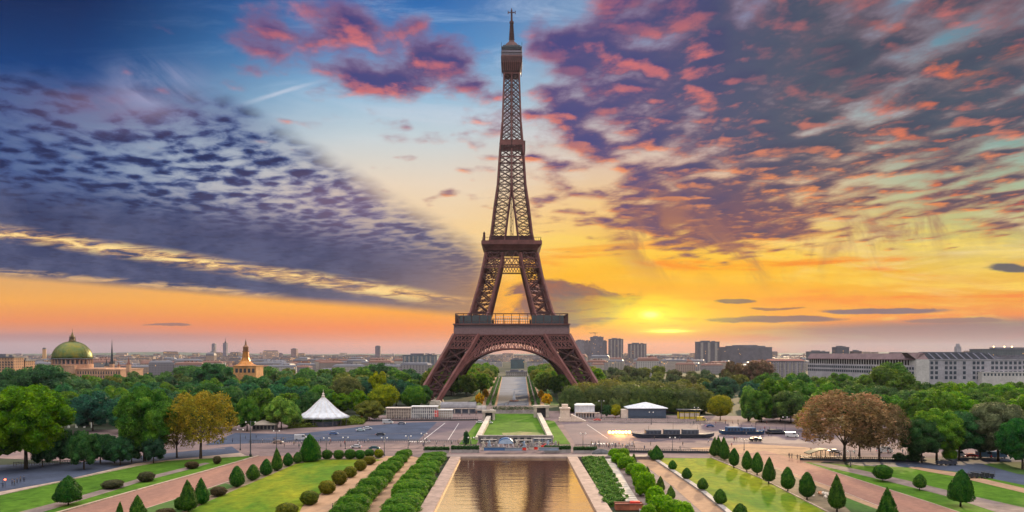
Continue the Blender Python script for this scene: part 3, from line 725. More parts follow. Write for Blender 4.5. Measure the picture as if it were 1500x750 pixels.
for k in range(4):
    ring = MB(); web = MB(); sof = MB(); fil = MB()
    T = [-1 + 2*i/NA for i in range(NA+1)]
    lo = [near(*arch_curve(t, True)) for t in T]; up = [near(*arch_curve(t, False)) for t in T]
    dep = 11.0
    for i in range(NA):
        a, b, c, d = (rot4(v, k) for v in (lo[i], lo[i+1], up[i+1], up[i]))
        ring.beam(a, b, 1.5, 1.2); ring.beam(d, c, 1.1, 1.0)
        back = rot4(Vector((0, dep, 0)), k)
        # soffit: ribs and edge girder seen from below
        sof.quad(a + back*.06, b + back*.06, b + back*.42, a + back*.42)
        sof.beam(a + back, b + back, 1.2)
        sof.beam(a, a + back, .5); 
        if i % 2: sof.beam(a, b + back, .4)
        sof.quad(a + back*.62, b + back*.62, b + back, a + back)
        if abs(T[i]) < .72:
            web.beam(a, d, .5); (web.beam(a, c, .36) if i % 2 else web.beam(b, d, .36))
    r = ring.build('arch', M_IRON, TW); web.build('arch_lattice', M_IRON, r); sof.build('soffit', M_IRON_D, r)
    # filigree between the ring and the girder above
    ztop = 490.5
    def edge_in(y): return float(np.interp(y, [490, 510, 532], [46, 57, 72]))
    nf = 11
    for i in range(-nf, nf):
        for (u, v) in ((i, i+1.0), (i+1.0, i)):
            p0, p1 = u*6.4, v*6.4
            tlo = min(abs(p0)/61*.64, 1); ylo = float(np.interp(abs(p0), [0,14,28,42,53,61,68.5], [499.5,500.2,502.8,507.6,514.3,521.5,530]))
            if abs(p0) > 68 : continue
            # straight diagonal from the ring up to the girder, cut at the leg's chord
            a = (p0, ylo); b = (p1 + (p1-p0)*(ylo-ztop)/11*1.0, ztop)
            lim = edge_in(b[1])
            if abs(b[0]) > lim + 1:
                # shorten to the chord
                for s in range(12):
                    f = 1 - s/12; q = (a[0]+(b[0]-a[0])*f, a[1]+(b[1]-a[1])*f)
                    if abs(q[0]) <= edge_in(q[1]): break
                b = q
            if abs(a[0]) > edge_in(a[1]) + 2: continue
            fil.beam(rot4(near(*a, .3), k), rot4(near(*b, .3), k), .58)
    for p, y in ((0, 495),):
        pass
    fil.build('filigree', M_IRON, r)
    # sheet for the inner girder layers behind the openwork, coloured as interior shade
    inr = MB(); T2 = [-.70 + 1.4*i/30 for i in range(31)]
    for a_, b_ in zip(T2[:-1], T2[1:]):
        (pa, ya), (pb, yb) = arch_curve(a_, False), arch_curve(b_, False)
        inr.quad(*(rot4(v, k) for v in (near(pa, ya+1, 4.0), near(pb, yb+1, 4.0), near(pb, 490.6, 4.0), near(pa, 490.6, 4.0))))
    inr.build('girder_shade', M_SHADE, r)
# ---- lattice girder bands across each leg top, under the first platform
for k in range(4):
    for s in (-1, 1):
        g = MB(); gl_b = MB()
        def e(y, f):       # f 0 = inner chord, 1 = outer chord
            i = float(np.interp(y, [490, 510], [46, 57])); o = float(np.interp(y, [490, 510], [84, 94.5])); return s*(i + (o-i)*f)
        for y in (491, 500, 510): g.beam(rot4(near(e(y,0), y, -.3), k), rot4(near(e(y,1), y, -.3), k), 1.1)
        for y0, y1 in ((491, 500), (500, 510)):
            for j in range(7):
                gl_b.beam(rot4(near(e(y0, j/7), y0, -.2), k), rot4(near(e(y1, (j+1)/7), y1, -.2), k), .5)
                gl_b.beam(rot4(near(e(y0, (j+1)/7), y0, -.2), k), rot4(near(e(y1, j/7), y1, -.2), k), .5)
        o = g.build('girder', M_IRON, TW); gl_b.build('girder_lattice', M_IRON, o)
        inr = MB(); inr.quad(*(rot4(near(e(y, f), y, 3.5), k) for y, f in ((509,.02),(509,.98),(491.5,.98),(491.5,.02)))); inr.build('girder_shade', M_SHADE, o)  # flat sheet coloured as the shade among the inner girders
# ---- first platform
def ring_box(b, w, z0, z1, t):
    b.box(-w, w, -w, -w+t, z0, z1); b.box(-w, w, w-t, w, z0, z1); b.box(-w, -w+t, -w+t+.01, w-t-.01, z0, z1); b.box(w-t, w, -w+t+.01, w-t-.01, z0, z1)
wA, zA = TL(490, 85); wB, zB = TL(474, 85); _, zAm = TL(481, 85)
P1 = MB(); ring_box(P1, wA, zA, zAm, 9); P1.build_ = None
p1 = P1.build('first_platform', paint('platform_fascia', (.20, .12, .13), .5), TW)
F = MB(); ring_box(F, wA-.7, zAm+.02, zB-1.0, 7)
for k in range(4):
    n = 46
    for i in range(n+1):
        x = -wA+.4 + (2*wA-.8)*i/n
        F.beam(rot4(Vector((x, -wA+.35, zAm+.05)), k), rot4(Vector((x, -wA+.35, zB-1.0)), k), .45)
F.build('fascia', paint('fascia_panels', (.16, .11, .13), .5), p1)
D = MB(); ring_box(D, wA+.6, zB-1.0, zB, 22); ring_box(D, wA+.5, zA-.9, zA-.02, 3); D.build('deck', M_IRON, p1)
wR, zR = TL(459, 82.5)
Rl = MB(); ring_box(Rl, wR+.2, zR-.7, zR, .9)
Gp = MB()
for k in range(4):
    for i in range(15):
        x = -wR + 2*wR*i/14
        Rl.beam(rot4(Vector((x, -wR+.3, zB)), k), rot4(Vector((x, -wR+.3, zR-.7)), k), .5)
    Rl.beam(rot4(Vector((-wR, -wR+.3, zB+2.0)), k), rot4(Vector((wR, -wR+.3, zB+2.0)), k), .25)
    for i in range(44):
        x = -wR + 2*wR*(i+.5)/44; Rl.beam(rot4(Vector((x, -wR+.3, zB)), k), rot4(Vector((x, -wR+.3, zB+2.0)), k), .12)
Rl.build('railing', M_IRON_D, p1)
# glazed pavilions on the first deck, between the legs and behind the railing
for k in range(4):
    for s in (-1, 1):
        pv_ = MB(); x0, x1 = s*wR*.36, s*wR*.93; xa, xb = min(x0, x1), max(x0, x1)
        pv_.loft([[rot4(Vector(v), k) for v in ((xa,-wR+3.5,zB),(xb,-wR+3.5,zB),(xb,-wR+9,zB),(xa,-wR+9,zB))],
                  [rot4(Vector(v), k) for v in ((xa,-wR+3.5,zR-1.5),(xb,-wR+3.5,zR-1.5),(xb,-wR+9,zR-1.5),(xa,-wR+9,zR-1.5))]])
        pv_.build('pavilion', M_GLASS, p1)
lt = MB()
for i in range(16): 
    x = -wR*.30 + wR*.6*i/15
    for z0 in (zB, ): lt.beam((x, -wR+12, z0), (x, -wR+12, zR-2.2), .25)
lt.beam((-wR*.30, -wR+12, zR-2.2), (wR*.30, -wR+12, zR-2.2), .35); lt.beam((-wR*.30, -wR+12, zR-5), (wR*.30, -wR+12, zR-5), .3)
lt.build('inner_screen', M_WHITE, p1)
# ---- cross girder band below the second platform
for k in range(4):
    g = MB(); gl_b = MB()
    ys = (366.5, 378, 391.5)
    for y in ys[1:]:
        p = float(np.interp(y, [366, 400], [37, 43.5])); g.beam(rot4(near(-p, y, -.2), k), rot4(near(p, y, -.2), k), .9)
    n = 18
    for j in range(n):
        for y0, y1 in ((378, 384.7), (384.7, 391.5)):
            p0 = float(np.interp(y0, [366, 400], [37, 43.5])); p1_ = float(np.interp(y1, [366, 400], [37, 43.5]))
            gl_b.beam(rot4(near(-p0+2*p0*j/n, y0, -.1), k), rot4(near(-p1_+2*p1_*(j+1)/n, y1, -.1), k), .42)
            gl_b.beam(rot4(near(-p0+2*p0*(j+1)/n, y0, -.1), k), rot4(near(-p1_+2*p1_*j/n, y1, -.1), k), .42)
    for j in range(6):
        p0 = 37.3; p1_ = 39.2; c_ = (j+.5)/6
        gl_b.beam(rot4(near(-p1_+2*p1_*j/6, 378, -.1), k), rot4(near(-p0+2*p0*c_, 368, -.1), k), .5)
        gl_b.beam(rot4(near(-p0+2*p0*c_, 368, -.1), k), rot4(near(-p1_+2*p1_*(j+1)/6, 378, -.1), k), .5)
    o = g.build('girder', M_IRON, TW); gl_b.build('girder_lattice', M_IRON, o)
# ---- second platform: a square collar that flares out to a deck
wb, zb_ = TL(366, 37.5); wt, zt = TL(355.5, 44.5); _, zt2 = TL(352, 44.5)
b = MB(); sq = lambda w, z: [(-w,-w,z),(w,-w,z),(w,w,z),(-w,w,z)]
b.loft([sq(wb, zb_), sq(wb+.4, zb_+1), sq(wb+.8, zt-2.5)])
p2 = b.build('second_platform', M_IRON, TW)
b = MB(); b.loft([sq(wb+1.0, zt-4.5), sq(wt-.3, zt-1.4), sq(wt, zt-1.2), sq(wt, zt2)])
for k in range(4):
    for j in range(9):
        x = -1 + 2*j/8; b.beam(rot4(Vector((x*(wb-.5), -wb-.2, zb_+2.0)), k), rot4(Vector((x*(wt-1), -wt+1.2, zt-1.2)), k), .45)
b.build('flared_deck', M_IRON, p2)
b = MB(); wr2, zr2 = TL(347.5, 43)
for k in range(4):
    b.beam(rot4(Vector((-wr2,-wr2,zr2)), k), rot4(Vector((wr2,-wr2,zr2)), k), .3)
    for j in range(25):
        x = -wr2 + 2*wr2*j/24; b.beam(rot4(Vector((x,-wr2,zt2)), k), rot4(Vector((x,-wr2,zr2)), k), .15)
b.build('railing', M_IRON_D, p2)
b = MB()
b.box(-wb*.82, wb*.82, -wb*.82, wb*.82, zt2+.02, zt2+4.6); b.box(-wb*.86, wb*.86, -wb*.86, wb*.86, zt2+4.62, zt2+5.2)
b.build('deck_house', M_IRON_D, p2)
b = MB(); b.box(-wr2*.98, -wr2*.90, -wr2*.95, -wr2*.85, zt2, zt2+5.2); b.lathe([(.8,0),(1.1,1.5),(.5,2.6),(.1,3)], (-wr2*.94, -wr2*.9, zt2+5.2), 8); b.build('beacon_post', M_IRON_D, p2)
# ---- intermediate platform
w_, z_ = TL(212, 17); _, z__ = TL(204.5, 16)
b = MB(); ring_box(b, w_+.2, z_, z__, 2.2); b.box(w_*.8, w_+1.9, -w_*.8, w_*.8, z_-4, z__-.4); ip = b.build('intermediate_platform', M_IRON, TW)
for k in range(4): b = MB(); b.beam(rot4(Vector((0,-w_-.1,z_-3)), k), rot4(Vector((0,-w_-.1,z__)), k), 1.4); b.build('bracket', M_IRON_D, ip)
# ---- summit cabin
def sqr(rows):
    L_ = []
    for y, p in rows: w, z = TL(y, p); L_.append(sq(w, z))
    return L_
b = MB(); b.loft(sqr([(107,11.3),(105,11.9),(100,12.8),(94,14.4),(91,15.4),(82,15.8),(80,14.8)])); cb = b.build('summit_cabin', M_IRON_D, TW)
b = MB()
for k in range(4):
    for j in range(9):
        w, z = TL(105, 12); w2_, z2_ = TL(90, 12); x = -1 + 2*j/8
        b.beam(rot4(Vector((x*w,-w-1.4,z+1)), k), rot4(Vector((x*w2_,-w2_-2.0,z2_)), k), .45)
b.build('ribs', M_IRON, cb)
b = MB(); b.loft(sqr([(79.9,14.2),(76.5,14.4),(76.3,15.4),(75,15.5),(74.8,14),(72,14)])); b.build('gallery', paint('gallery_grey', (.22,.19,.24), .5), cb)
b = MB(); b.loft(sqr([(71.9,15),(68,15.2),(67.8,13.2),(66,12.8)])); 
for k in range(4):
    for j in range(7):
        w, z = TL(67, 15); x = -1 + 2*j/6; h = (3.2 if j in (0, 6) else 1.9)
        b.beam(rot4(Vector((x*w,-w,z-1)), k), rot4(Vector((x*w,-w,z+h)), k), .28)
b.build('upper_gallery', M_DARK, cb)
b = MB(); b.loft(sqr([(65.9,9.5),(63.5,7.5),(61,4.2),(58,3.2)])); b.build('roof', M_IRON_D, cb)
w, z = TL(58, 3.2); _, ztp = TL(14, 1.5); _, zmid = TL(33, 1.8)
b = MB(); b.tube((0,0,z-1), (0,0,zmid), 1.9, 1.15, 10); b.tube((0,0,zmid), (0,0,ztp), .95, .75, 8)
mast = b.build('antenna_mast', M_IRON_D, TW)
b = MB()
for i in range(11):
    zz = z + (zmid-z)*(i+.5)/11; r_ = 2.6 - 1.1*i/11
    b.tube((0,0,zz), (0,0,zz+.7), r_, r_, 8)
b.tube((0,0,zmid-.4), (0,0,zmid+1.2), 2.0, 2.0, 8)
b.build('dish_rings', M_IRON_D, mast)
b = MB()
za = TL(17, 3)[1]
for k in range(4):
    b.beam((0,0,za), rot4(Vector((0,-3.4,za)), k), .5); b.beam(rot4(Vector((0,-3.2,za-1.3)), k), rot4(Vector((0,-3.2,za+1.5)), k), .7)
    b.beam(rot4(Vector((0,-1.6,za-.8)), k), rot4(Vector((0,-1.6,za+1.0)), k), .4)
b.tube((0,0,za-.5), (0,0,ztp+1.6), .8, .3, 6)
b.build('antenna_cross', M_IRON_D, mast)
# ---------------------------------------------------------------- trees
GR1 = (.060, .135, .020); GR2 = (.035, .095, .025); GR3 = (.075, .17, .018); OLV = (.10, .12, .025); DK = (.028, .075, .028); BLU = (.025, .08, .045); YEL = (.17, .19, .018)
LG = (.12, .22, .05); BRN = (.155, .115, .055); GOLD = (.25, .215, .035); GRY = (.12, .13, .06)
# left foreground
tree(38, 687, 567, 122, 'near0', GR3, 'largest bright green tree, at the left edge in front of the dome', 'broadleaf_tree')
tree(-12, 690, 588, 74, 'near1', GR3, 'bright green tree cut by the left edge of the picture', 'broadleaf_tree')
tree(212, 676, 570, 84, 'near2', GR1, 'tall rounded mid green tree left of the golden tree', 'broadleaf_tree')
tree(294, 672, 576, 98, 'airy0', GOLD, 'golden autumn tree standing alone on the left lawn', 'autumn_tree')
tree(259, 671, 606, 60, 'airy1', (.13,.12,.03), 'smaller olive brown tree against the left side of the golden tree', 'autumn_tree')
for i, (x, y, tp, w) in enumerate([(88,680,636,40),(105,679,634,40),(123,688,634,44),(147,679,636,40),(168,679,640,40),(176,682,642,36),(193,678,640,38),(62,684,640,34)]):
    tree(x, y, tp, w, 'park%d' % (i % 5), (.030,.088,.032), 'low dark green tree in the row along the blue road at the far left', 'street_tree', group='low trees along the blue road')
tree(225, 679, 640, 34, 'park2', (.03,.08,.04), 'low dark tree at the right end of the row, beside the golden tree', 'street_tree')
# left middle
mid = [(412,629,584,46,'park0',LG,'light green tree left of the white tent'),(392,628,596,34,'park3',GR1,'small green tree just left of the tent tree, over the kiosk'),(362,632,586,36,'park1',GR1,'green tree right of the golden tree'),
 (339,630,592,30,'park4',GR2,'dark green tree touching the golden crown on its right'),(430,626,594,26,'park2',LG,'narrow light green tree beside the tent canvas'),
 (562,604,564,44,'round0',YEL,'round clipped tree with yellow green top left of the tower'),(606,602,566,38,'round1',GR1,'round clipped tree at the foot of the left tower leg'),
 (508,600,553,52,'round0',(.10,.105,.035),'broad olive brown tree behind the white tent'),(495,606,576,40,'park3',GR3,'bright green tree behind the right side of the tent'),
 (524,606,574,34,'park1',GR3,'bright green tree between the tent and the round yellow tree'),(541,616,588,42,'park4',OLV,'spreading yellow green tree right of the tent'),
 (554,594,546,30,'park2',YEL,'yellow green crown in the wood above the round trees'),(474,604,572,34,'park0',GR1,'green tree right above the tent top'),(683,652,634,17,'tall0',DK,'small dark cone shaped tree at the foot of the left ramp')]
for a in mid: tree(a[0], a[1], a[2], a[3], a[4], a[5], a[6])
# right middle
mid = [(1055,616,580,38,'round1',YEL,'round clipped yellow green tree above the yellow stall'),(1096,617,571,40,'tall1',LG,'tall light green willow like tree'),(1112,618,590,40,'park2',(.06,.14,.05),'green bush tree under the tall light green tree'),
 (1143,617,584,48,'park3',(.09,.16,.06),'pale green round tree right of the tall light green one'),(1183,620,585,26,'park0',LG,'light green tree above the lime bush'),
 (1181,632,601,30,'park1',YEL,'lime green bush tree against the brown tree'),(1166,612,592,24,'park4',OLV,'small olive tree between the pale and the lime trees'),
 (902,612,593,18,'round0',YEL,'small round yellow green tree beside the lamp mast'),(889,612,594,16,'park1',DK,'small dark tree right of the white booth')]
for a in mid: tree(a[0], a[1], a[2], a[3], a[4], a[5], a[6])
# right foreground
tree(1237, 676, 577, 140, 'airy2', BRN, 'large russet brown tree standing on the right plaza edge', 'autumn_tree')
tree(1288, 676, 594, 84, 'airy1', (.12,.10,.045), 'dull brown green tree right of the large russet tree', 'autumn_tree')
tree(1259, 672, 606, 54, 'airy0', (.15,.11,.05), 'slim russet tree between the two bigger brown ones', 'autumn_tree')
rt = [(1350,678,614,62,'near3',DK,'dark green tree behind the right end of the brown trees'),(1372,676,600,74,'near1',(.07,.16,.03),'bright green tree with yellow top right of the brown trees'),
 (1405,674,604,70,'near0',(.03,.10,.035),'deep green tree above the red car'),(1345,672,622,40,'near2',GR2,'dark green low tree in the gap beside the brown crowns'),(1436,672,612,60,'near2',(.03,.09,.04),'deep green tree above the blue vans'),
 (1462,676,590,84,'near3',GRY,'grey green tree near the right edge'),(1498,688,614,66,'near0',(.02,.10,.02),'dark vivid green tree cut by the right edge, in front of the grey green one'),(1530,680,594,70,'near1',GRY,'grey green tree at the right edge of the picture')]
for a in rt: tree(a[0], a[1], a[2], a[3], a[4], a[5], a[6], 'broadleaf_tree')
tree(1391, 678, 656, 22, 'round0', GR3, 'small bright green round tree in front of the red car', 'clipped_tree')
tree(1318, 677, 664, 20, 'park1', DK, 'low dark bush tree behind the railings', 'bush')
tree(1338, 677, 664, 24, 'park2', DK, 'low dark bush tree right behind the railings', 'bush')
# clipped rows right of the tower (flat topped hedge trees)
xs = [(858,600,561,56),(893,600,556,58),(925,602,560,56),(956,602,559,56),(990,602,560,52),(1018,603,563,46),(838,604,566,40),(875,603,566,50),(910,604,566,50),(942,605,567,50),(975,605,568,50),(1008,606,569,46),(1032,606,572,36)]
for i, (x, y, tp, w) in enumerate(xs):
    tree(x, y, tp, w, 'clip0', ((.105,.115,.028) if i < 6 else (.07,.10,.028)), 'clipped olive green tree in the dense block right of the tower foot', 'clipped_tree', group='clipped trees right of the tower')
# woods: every crown a tree; rows from far to near
rw = random.Random(5)
def wood(x0, x1, tops, rows, cols, keys, label, group, wpx=(30, 46), step=22):
    tx = [a for a, b_ in tops]; ty = [b_ for a, b_ in tops]
    for (Yd, dy_, sc) in rows:
        x = x0 + rw.uniform(0, step*sc)
        while x < x1:
            tp = float(np.interp(x, tx, ty)) + dy_ + rw.uniform(-5, 4)
            Y_ = Yd*rw.uniform(.96, 1.04); w = rw.uniform(*wpx)*sc*rw.uniform(.7, 1.12)
            if Y_ < 545 and 470 < x < 700: x += step*sc; continue
            hm_ = rw.uniform(15.0, 20.0) if Y_ < 690 else rw.uniform(11.5, 15); tp = min(tp, HOR + (EYE-hm_)*FP/Y_); w = min(w, 1.2*Z(tp, Y_)*FP/Y_)
            tree(x, 0, tp, w, rw.choice(keys), rw.choice(cols), label, 'park_tree', 'tree', group, Y=Y_)
            x += step*sc*rw.uniform(.8, 1.2)
PK = ['park0','park1','park2','park3','park4']; FK = ['far0','far1','far2']
topsL = [(-40,540),(30,537),(65,540),(95,553),(130,557),(175,553),(200,548),(240,547),(262,540),(290,535),(330,537),(350,548),(400,538),(450,541),(500,541),(530,537),(560,534),(600,541),(650,546)]
wood(-40, 655, topsL, [(1050,0,1.15),(930,5,1.2),(830,11,1.25),(740,18,1.3)], [DK,GR2,(.055,.13,.03),OLV,(.05,.125,.035),GR1,(.07,.11,.03)], FK, 'dark green tree in the wood between the left garden and the city', 'trees of the left wood')
wood(-40, 620, [(-40,560),(30,556),(100,574),(200,566),(260,572),(340,566),(420,570),(480,566),(560,566),(620,574)], [(640,0,1.2),(570,4,1.2),(505,8,1.2),(450,14,1.3)], [BLU,DK,(.035,.11,.045),GR2,GR1,(.05,.11,.04)], PK, 'blue green tree at the near side of the left wood', 'near trees of the left wood', (36, 54), 30)
wood(-40, 340, [(-40,600),(340,596)], [(430,-4,1.6),(385,4,1.6)], [BLU,DK,GR2], PK, 'dark tree between the blue road and the left wood', 'trees behind the blue road', (40, 56), 34)
topsR = [(850,540),(900,541),(960,540),(1000,542),(1040,545),(1075,537),(1100,538),(1140,546),(1200,548),(1240,548),(1262,544),(1330,560),(1400,562),(1500,560),(1560,558)]
wood(862, 1130, topsR, [(1150,0,1.1),(1010,5,1.2),(900,10,1.25),(800,17,1.3)], [(.09,.09,.035),(.06,.085,.03),OLV,(.045,.075,.03)], FK, 'olive brown tree in the far wood right of the tower', 'trees of the far right wood')
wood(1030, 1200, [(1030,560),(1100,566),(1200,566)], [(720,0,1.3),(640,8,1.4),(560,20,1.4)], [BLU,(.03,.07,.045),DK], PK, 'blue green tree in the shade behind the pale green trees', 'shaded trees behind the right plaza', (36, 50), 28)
wood(1110, 1345, [(1110,546),(1180,548),(1240,552),(1290,556),(1345,566)], [(640,0,1.2),(560,6,1.3),(490,14,1.4),(430,26,1.4)], [GR2,GR1,(.05,.11,.02),(.06,.11,.03)], PK, 'green tree in the wood in front of the long pale building', 'trees in front of the pale building', (36, 54), 26)
wood(1340, 1570, [(1340,566),(1400,560),(1500,561),(1570,562)], [(560,0,1.25),(490,7,1.35),(430,16,1.4),(375,28,1.5)], [GR1,(.06,.14,.02),GR3,(.05,.11,.02)], PK, 'vivid green tree in the wood at the right below the pale building', 'trees at the right below the pale building', (38, 54), 28)
tree(1307, 0, 533, 62, 'park2', (.055,.12,.02), 'tallest green tree, rising in front of the pale building end wall', Y=560)
tree(1300, 0, 541, 78, 'park0', (.07,.115,.02), 'broad green tree just under the tallest one before the pale building', Y=545)
tree(1075, 0, 533, 34, 'far1', (.10,.075,.04), 'dark brown crown standing out at the left on the far right skyline', Y=900)
tree(1112, 0, 529, 40, 'far2', (.10,.075,.04), 'brown crown rising highest on the far right skyline', Y=880)
tree(64, 0, 537, 78, 'park4', (.03,.085,.03), 'high dark domed tree crown left of the dome', Y=560)
tree(20, 0, 545, 60, 'park1', (.03,.08,.03), 'dark crown under the orange apartments at the left edge', Y=540)
tree(312, 0, 533, 60, 'park3', (.025,.085,.025), 'dark green crown standing up left of the gold spired church', Y=700)
# avenue trees beyond the arch: two rows on each side, crowns growing denser with distance
for s, lab in ((-1, 'left'), (1, 'right')):
    for row in range(4):
        for i in range(11):
            t = i/10; Yd = 705 + 600*t**1.2
            off = 30 + 15*row + 3*(i % 2) + 4*t      # metres from the avenue's middle line
            px = 752 + s*off*FP/Yd
            if Yd < 740 and row == 0: continue
            tree(px, 0, HOR + (EYE-(18+2.5*row+rw.uniform(-1,3)))*FP/Yd, (19+3*row)*FP/Yd, rw.choice(PK), rw.choice([GR3, (.085,.15,.03), (.12,.14,.03), GR1]),
                 'green tree of the rows lining the %s side of the avenue seen under the arch' % lab, 'avenue_tree', 'tree', 'trees lining the %s side of the avenue' % lab, Y=Yd)
for px, py, tp, w, lab in [(703,594,577,14,'golden yellow tree at the near left corner of the avenue'),(711,585,571,10,'small golden tree second along the left side of the avenue'),(801,594,578,16,'orange yellow tree at the near right corner of the avenue'),(793,586,572,10,'small orange tree second along the right side of the avenue')]:
    tree(px, py, tp, w, 'park1', (.42,.26,.03), lab, 'autumn_tree', 'tree')
# clipped hedges that line the avenue
for s_, lab in ((-1,'left'),(1,'right')):
    for (o0, o1) in ((5.5, 2.5), (14, 6.5)):
        A, B = G((728 if s_ < 0 else 775)+s_*o0, 593), G((736 if s_ < 0 else 770)+s_*o1, 554); n = 5000; t_ = RNG.random(n)
        pts = np.stack([(B.x-A.x)*t_ + RNG.uniform(-1,1,n), (B.y-A.y)*t_, RNG.uniform(.2,2.6,n)], 1)
        o = bpy.data.objects.new('clipped_hedge', leaves_mesh('hedge', pts, np.tile(np.array([[0,-.3,.9]]),(n,1)), .8, M_LEAF, None, .8)); link(o); o.location = (A.x, A.y, 0); o.color = (.04,.09,.025,1)
        tag(o, '%s long clipped hedge on the %s side of the avenue under the arch' % ('inner' if o0 < 8 else 'outer', lab), 'hedge')
# ---------------------------------------------------------------- clipped shrubs
def topiary(kind):
    n = 5200; t = RNG.uniform(0, 2*math.pi, n)
    u = RNG.random(n)
    if kind == 'cone':
        prof = lambda u: np.interp(u, [0,.06,.16,.28,.5,.75,.93,1], [.10,.36,.49,.50,.40,.23,.085,.015])
    elif kind == 'drop':
        prof = lambda u: np.interp(u, [0,.08,.22,.40,.6,.8,.94,1], [.14,.36,.48,.50,.43,.29,.13,.02])
    elif kind == 'bell':
        prof = lambda u: np.interp(u, [0,.05,.14,.3,.55,.8,.95,1], [.26,.46,.50,.49,.41,.25,.10,.02])
    elif kind == 'ball':
        prof = lambda u: .5*np.sqrt(np.clip(1-(2*u-1)**2, .004, 1))**.85
    rr = prof(u); keep = RNG.random(n) < rr/.5*1.0 + .08; u, t, rr = u[keep], t[keep], rr[keep]
    rr = rr*(1 + .06*np.sin(t*5+u*9) + .05*np.sin(t*3-u*13) + .04*np.sin(t*8+u*21)) + RNG.normal(0, .018, len(rr))
    p = np.stack([rr*np.cos(t), rr*np.sin(t), u], 1)
    sl = (prof(np.clip(u-.03,0,1)) - prof(np.clip(u+.03,0,1)))/.06
    nr = np.stack([np.cos(t), np.sin(t), sl*.9], 1); nr /= np.linalg.norm(nr, axis=1)[:,None]
    # solid inside
    N_ = 14; K = 12; cv = []; cf = []
    for k in range(K+1):
        uu = k/K; r_ = float(prof(uu))*.94
        for i in range(N_): a = 2*math.pi*i/N_; cv.append((r_*math.cos(a), r_*math.sin(a), uu))
    for k in range(K):
        for i in range(N_): cf.append((k*N_+i, k*N_+(i+1)%N_, (k+1)*N_+(i+1)%N_, (k+1)*N_+i))
    cf.append(tuple(range(N_))[::-1]); cf.append(tuple(K*N_+i for i in range(N_)))
    return leaves_mesh('crown', p, nr, .034, M_TOPI, (np.array(cv), cf), .55)
TOP = {k: topiary(k) for k in ('cone','drop','bell','ball')}
b = MB(); b.tube((0,0,-.05),(0,0,1.2),.035,.028,7); STEM = b.mesh('trunk', M_BARK, True)
def shrub(px, py, top, wpx, kind, label, col=(.028,.085,.014), clear=.12, name='clipped_shrub', cat='shrub', group=None, dz=0.2):
    """clear = share of the height that is bare stem"""
    g = G(px, py); H = Z(top, g.y) - dz; W = wpx*g.y/FP
    r = random.Random(int(px*3 + py)); e = empty(name, (g.x, g.y, dz), label, cat, group)
    c = bpy.data.objects.new('crown', TOP[kind]); link(c, e); c.location = (0, 0, H*clear); c.scale = (W, W, H*(1-clear)); c.rotation_euler = (r.uniform(-.05,.05), r.uniform(-.05,.05), r.uniform(0, 6)); W *= r.uniform(.93, 1.06)
    j = r.uniform(.85, 1.15); j2 = r.uniform(.8, 1.35); c.color = (col[0]*j*j2, col[1]*j, col[2]*j, 1)
    if clear > 0:
        k = bpy.data.objects.new('trunk', STEM); link(k, e); k.scale = (H*.8, H*.8, H*max(clear, .05))
    return e
shrub(100,741,697,35,'bell','wide bell shaped shrub on the left lawn beside the thin path', clear=.13)
shrub(202,764,725,23,'cone','narrow dark cone at the bottom edge, left of the red road lower end', clear=.04)
shrub(174,768,735,12,'cone','tip of a small cone at the bottom edge left of the narrow dark one', clear=.04)
shrub(276,750,703,25,'cone','large dark cone at the near left corner of the left lawn', clear=.03)
shrub(263,747,728,15,'ball','small round shrub against the left side of the large dark cone', clear=.0)
shrub(295,740,700,21,'cone','dark cone right behind the largest near one', clear=.02)
shrub(348,714,682,20,'drop','third cone up the left border, squat and alone', clear=.02)
shrub(371,704,680,18,'drop','fourth cone up the left border, the smallest so far', clear=.02)
shrub(390,697,672,17,'drop','fifth cone up the left border, touching a slimmer one', clear=.02)
shrub(406,690,656,15,'cone','slender pointed cone before the gap in the left border', clear=.02)
shrub(422,683,663,14,'drop','small cone next to the slender pointed one', clear=.02)
shrub(436,679,662,13,'drop','small cone just left of the biggest clipped tree', clear=.02)
shrub(455,676,636,29,'bell','biggest egg shaped clipped tree at the far corner of the left lawn', clear=.02, col=(.03,.10,.012))
for i, (x, y, tp, w) in enumerate([(479,673,659,15),(496,673,659,15),(513,673,658,16),(527,673,659,14),(541,670,658,14),(555,671,658,13)]):
    shrub(x, y, tp, w, 'ball', ['first round ball shrub beside the biggest clipped tree','second round ball shrub along the far edge of the left lawn','third and widest ball shrub along the far edge of the left lawn','fourth ball shrub along the far edge of the left lawn','fifth ball shrub of the far edge, behind the corner','brighter ball shrub at the far corner of the left lawn by the path'][i],
          clear=0, col=((.03,.09,.014) if i < 5 else (.09,.14,.015)), group='round shrubs on the far edge of the left lawn')
for i, (x, y, tp, w) in enumerate([(541,681,668,18),(528,690,673,17),(513,700,683,18),(497,711,689,21),(479,724,704,23),(453,740,719,25),(420,758,737,30)]):
    shrub(x, y, tp, w, 'ball', ['low wide ball shrub at the far end of the sandy path edge','bright olive ball shrub, second down the sandy path','ball shrub third down the sandy path','large olive ball shrub fourth down the sandy path','large ball shrub fifth down the sandy path','ball shrub second from the bottom edge on the sandy path','ball shrub cut by the bottom edge on the sandy path'][i],
          clear=0, col=(.085,.105,.016), group='olive shrubs between the left lawn and the sandy path')
for x, y, tp, w, l in [(165,716,703,28,'flat dark red green oval shrub nearest the bell shaped one'),(214,706,691,22,'dark round shrub on the thin path, between two flat ones'),(281,687,676,18,'dark flat shrub under the golden tree'),
                       (320,727,713,22,'flat dark oval shrub between the cones of the left border'),(242,756,745,26,'flat shrub at the bottom edge beside the large dark cone'),(318,680,668,11,'small dark shrub right of the golden tree')]:
    shrub(x, y, tp, w, 'ball', l, clear=0, col=(.05,.045,.02))
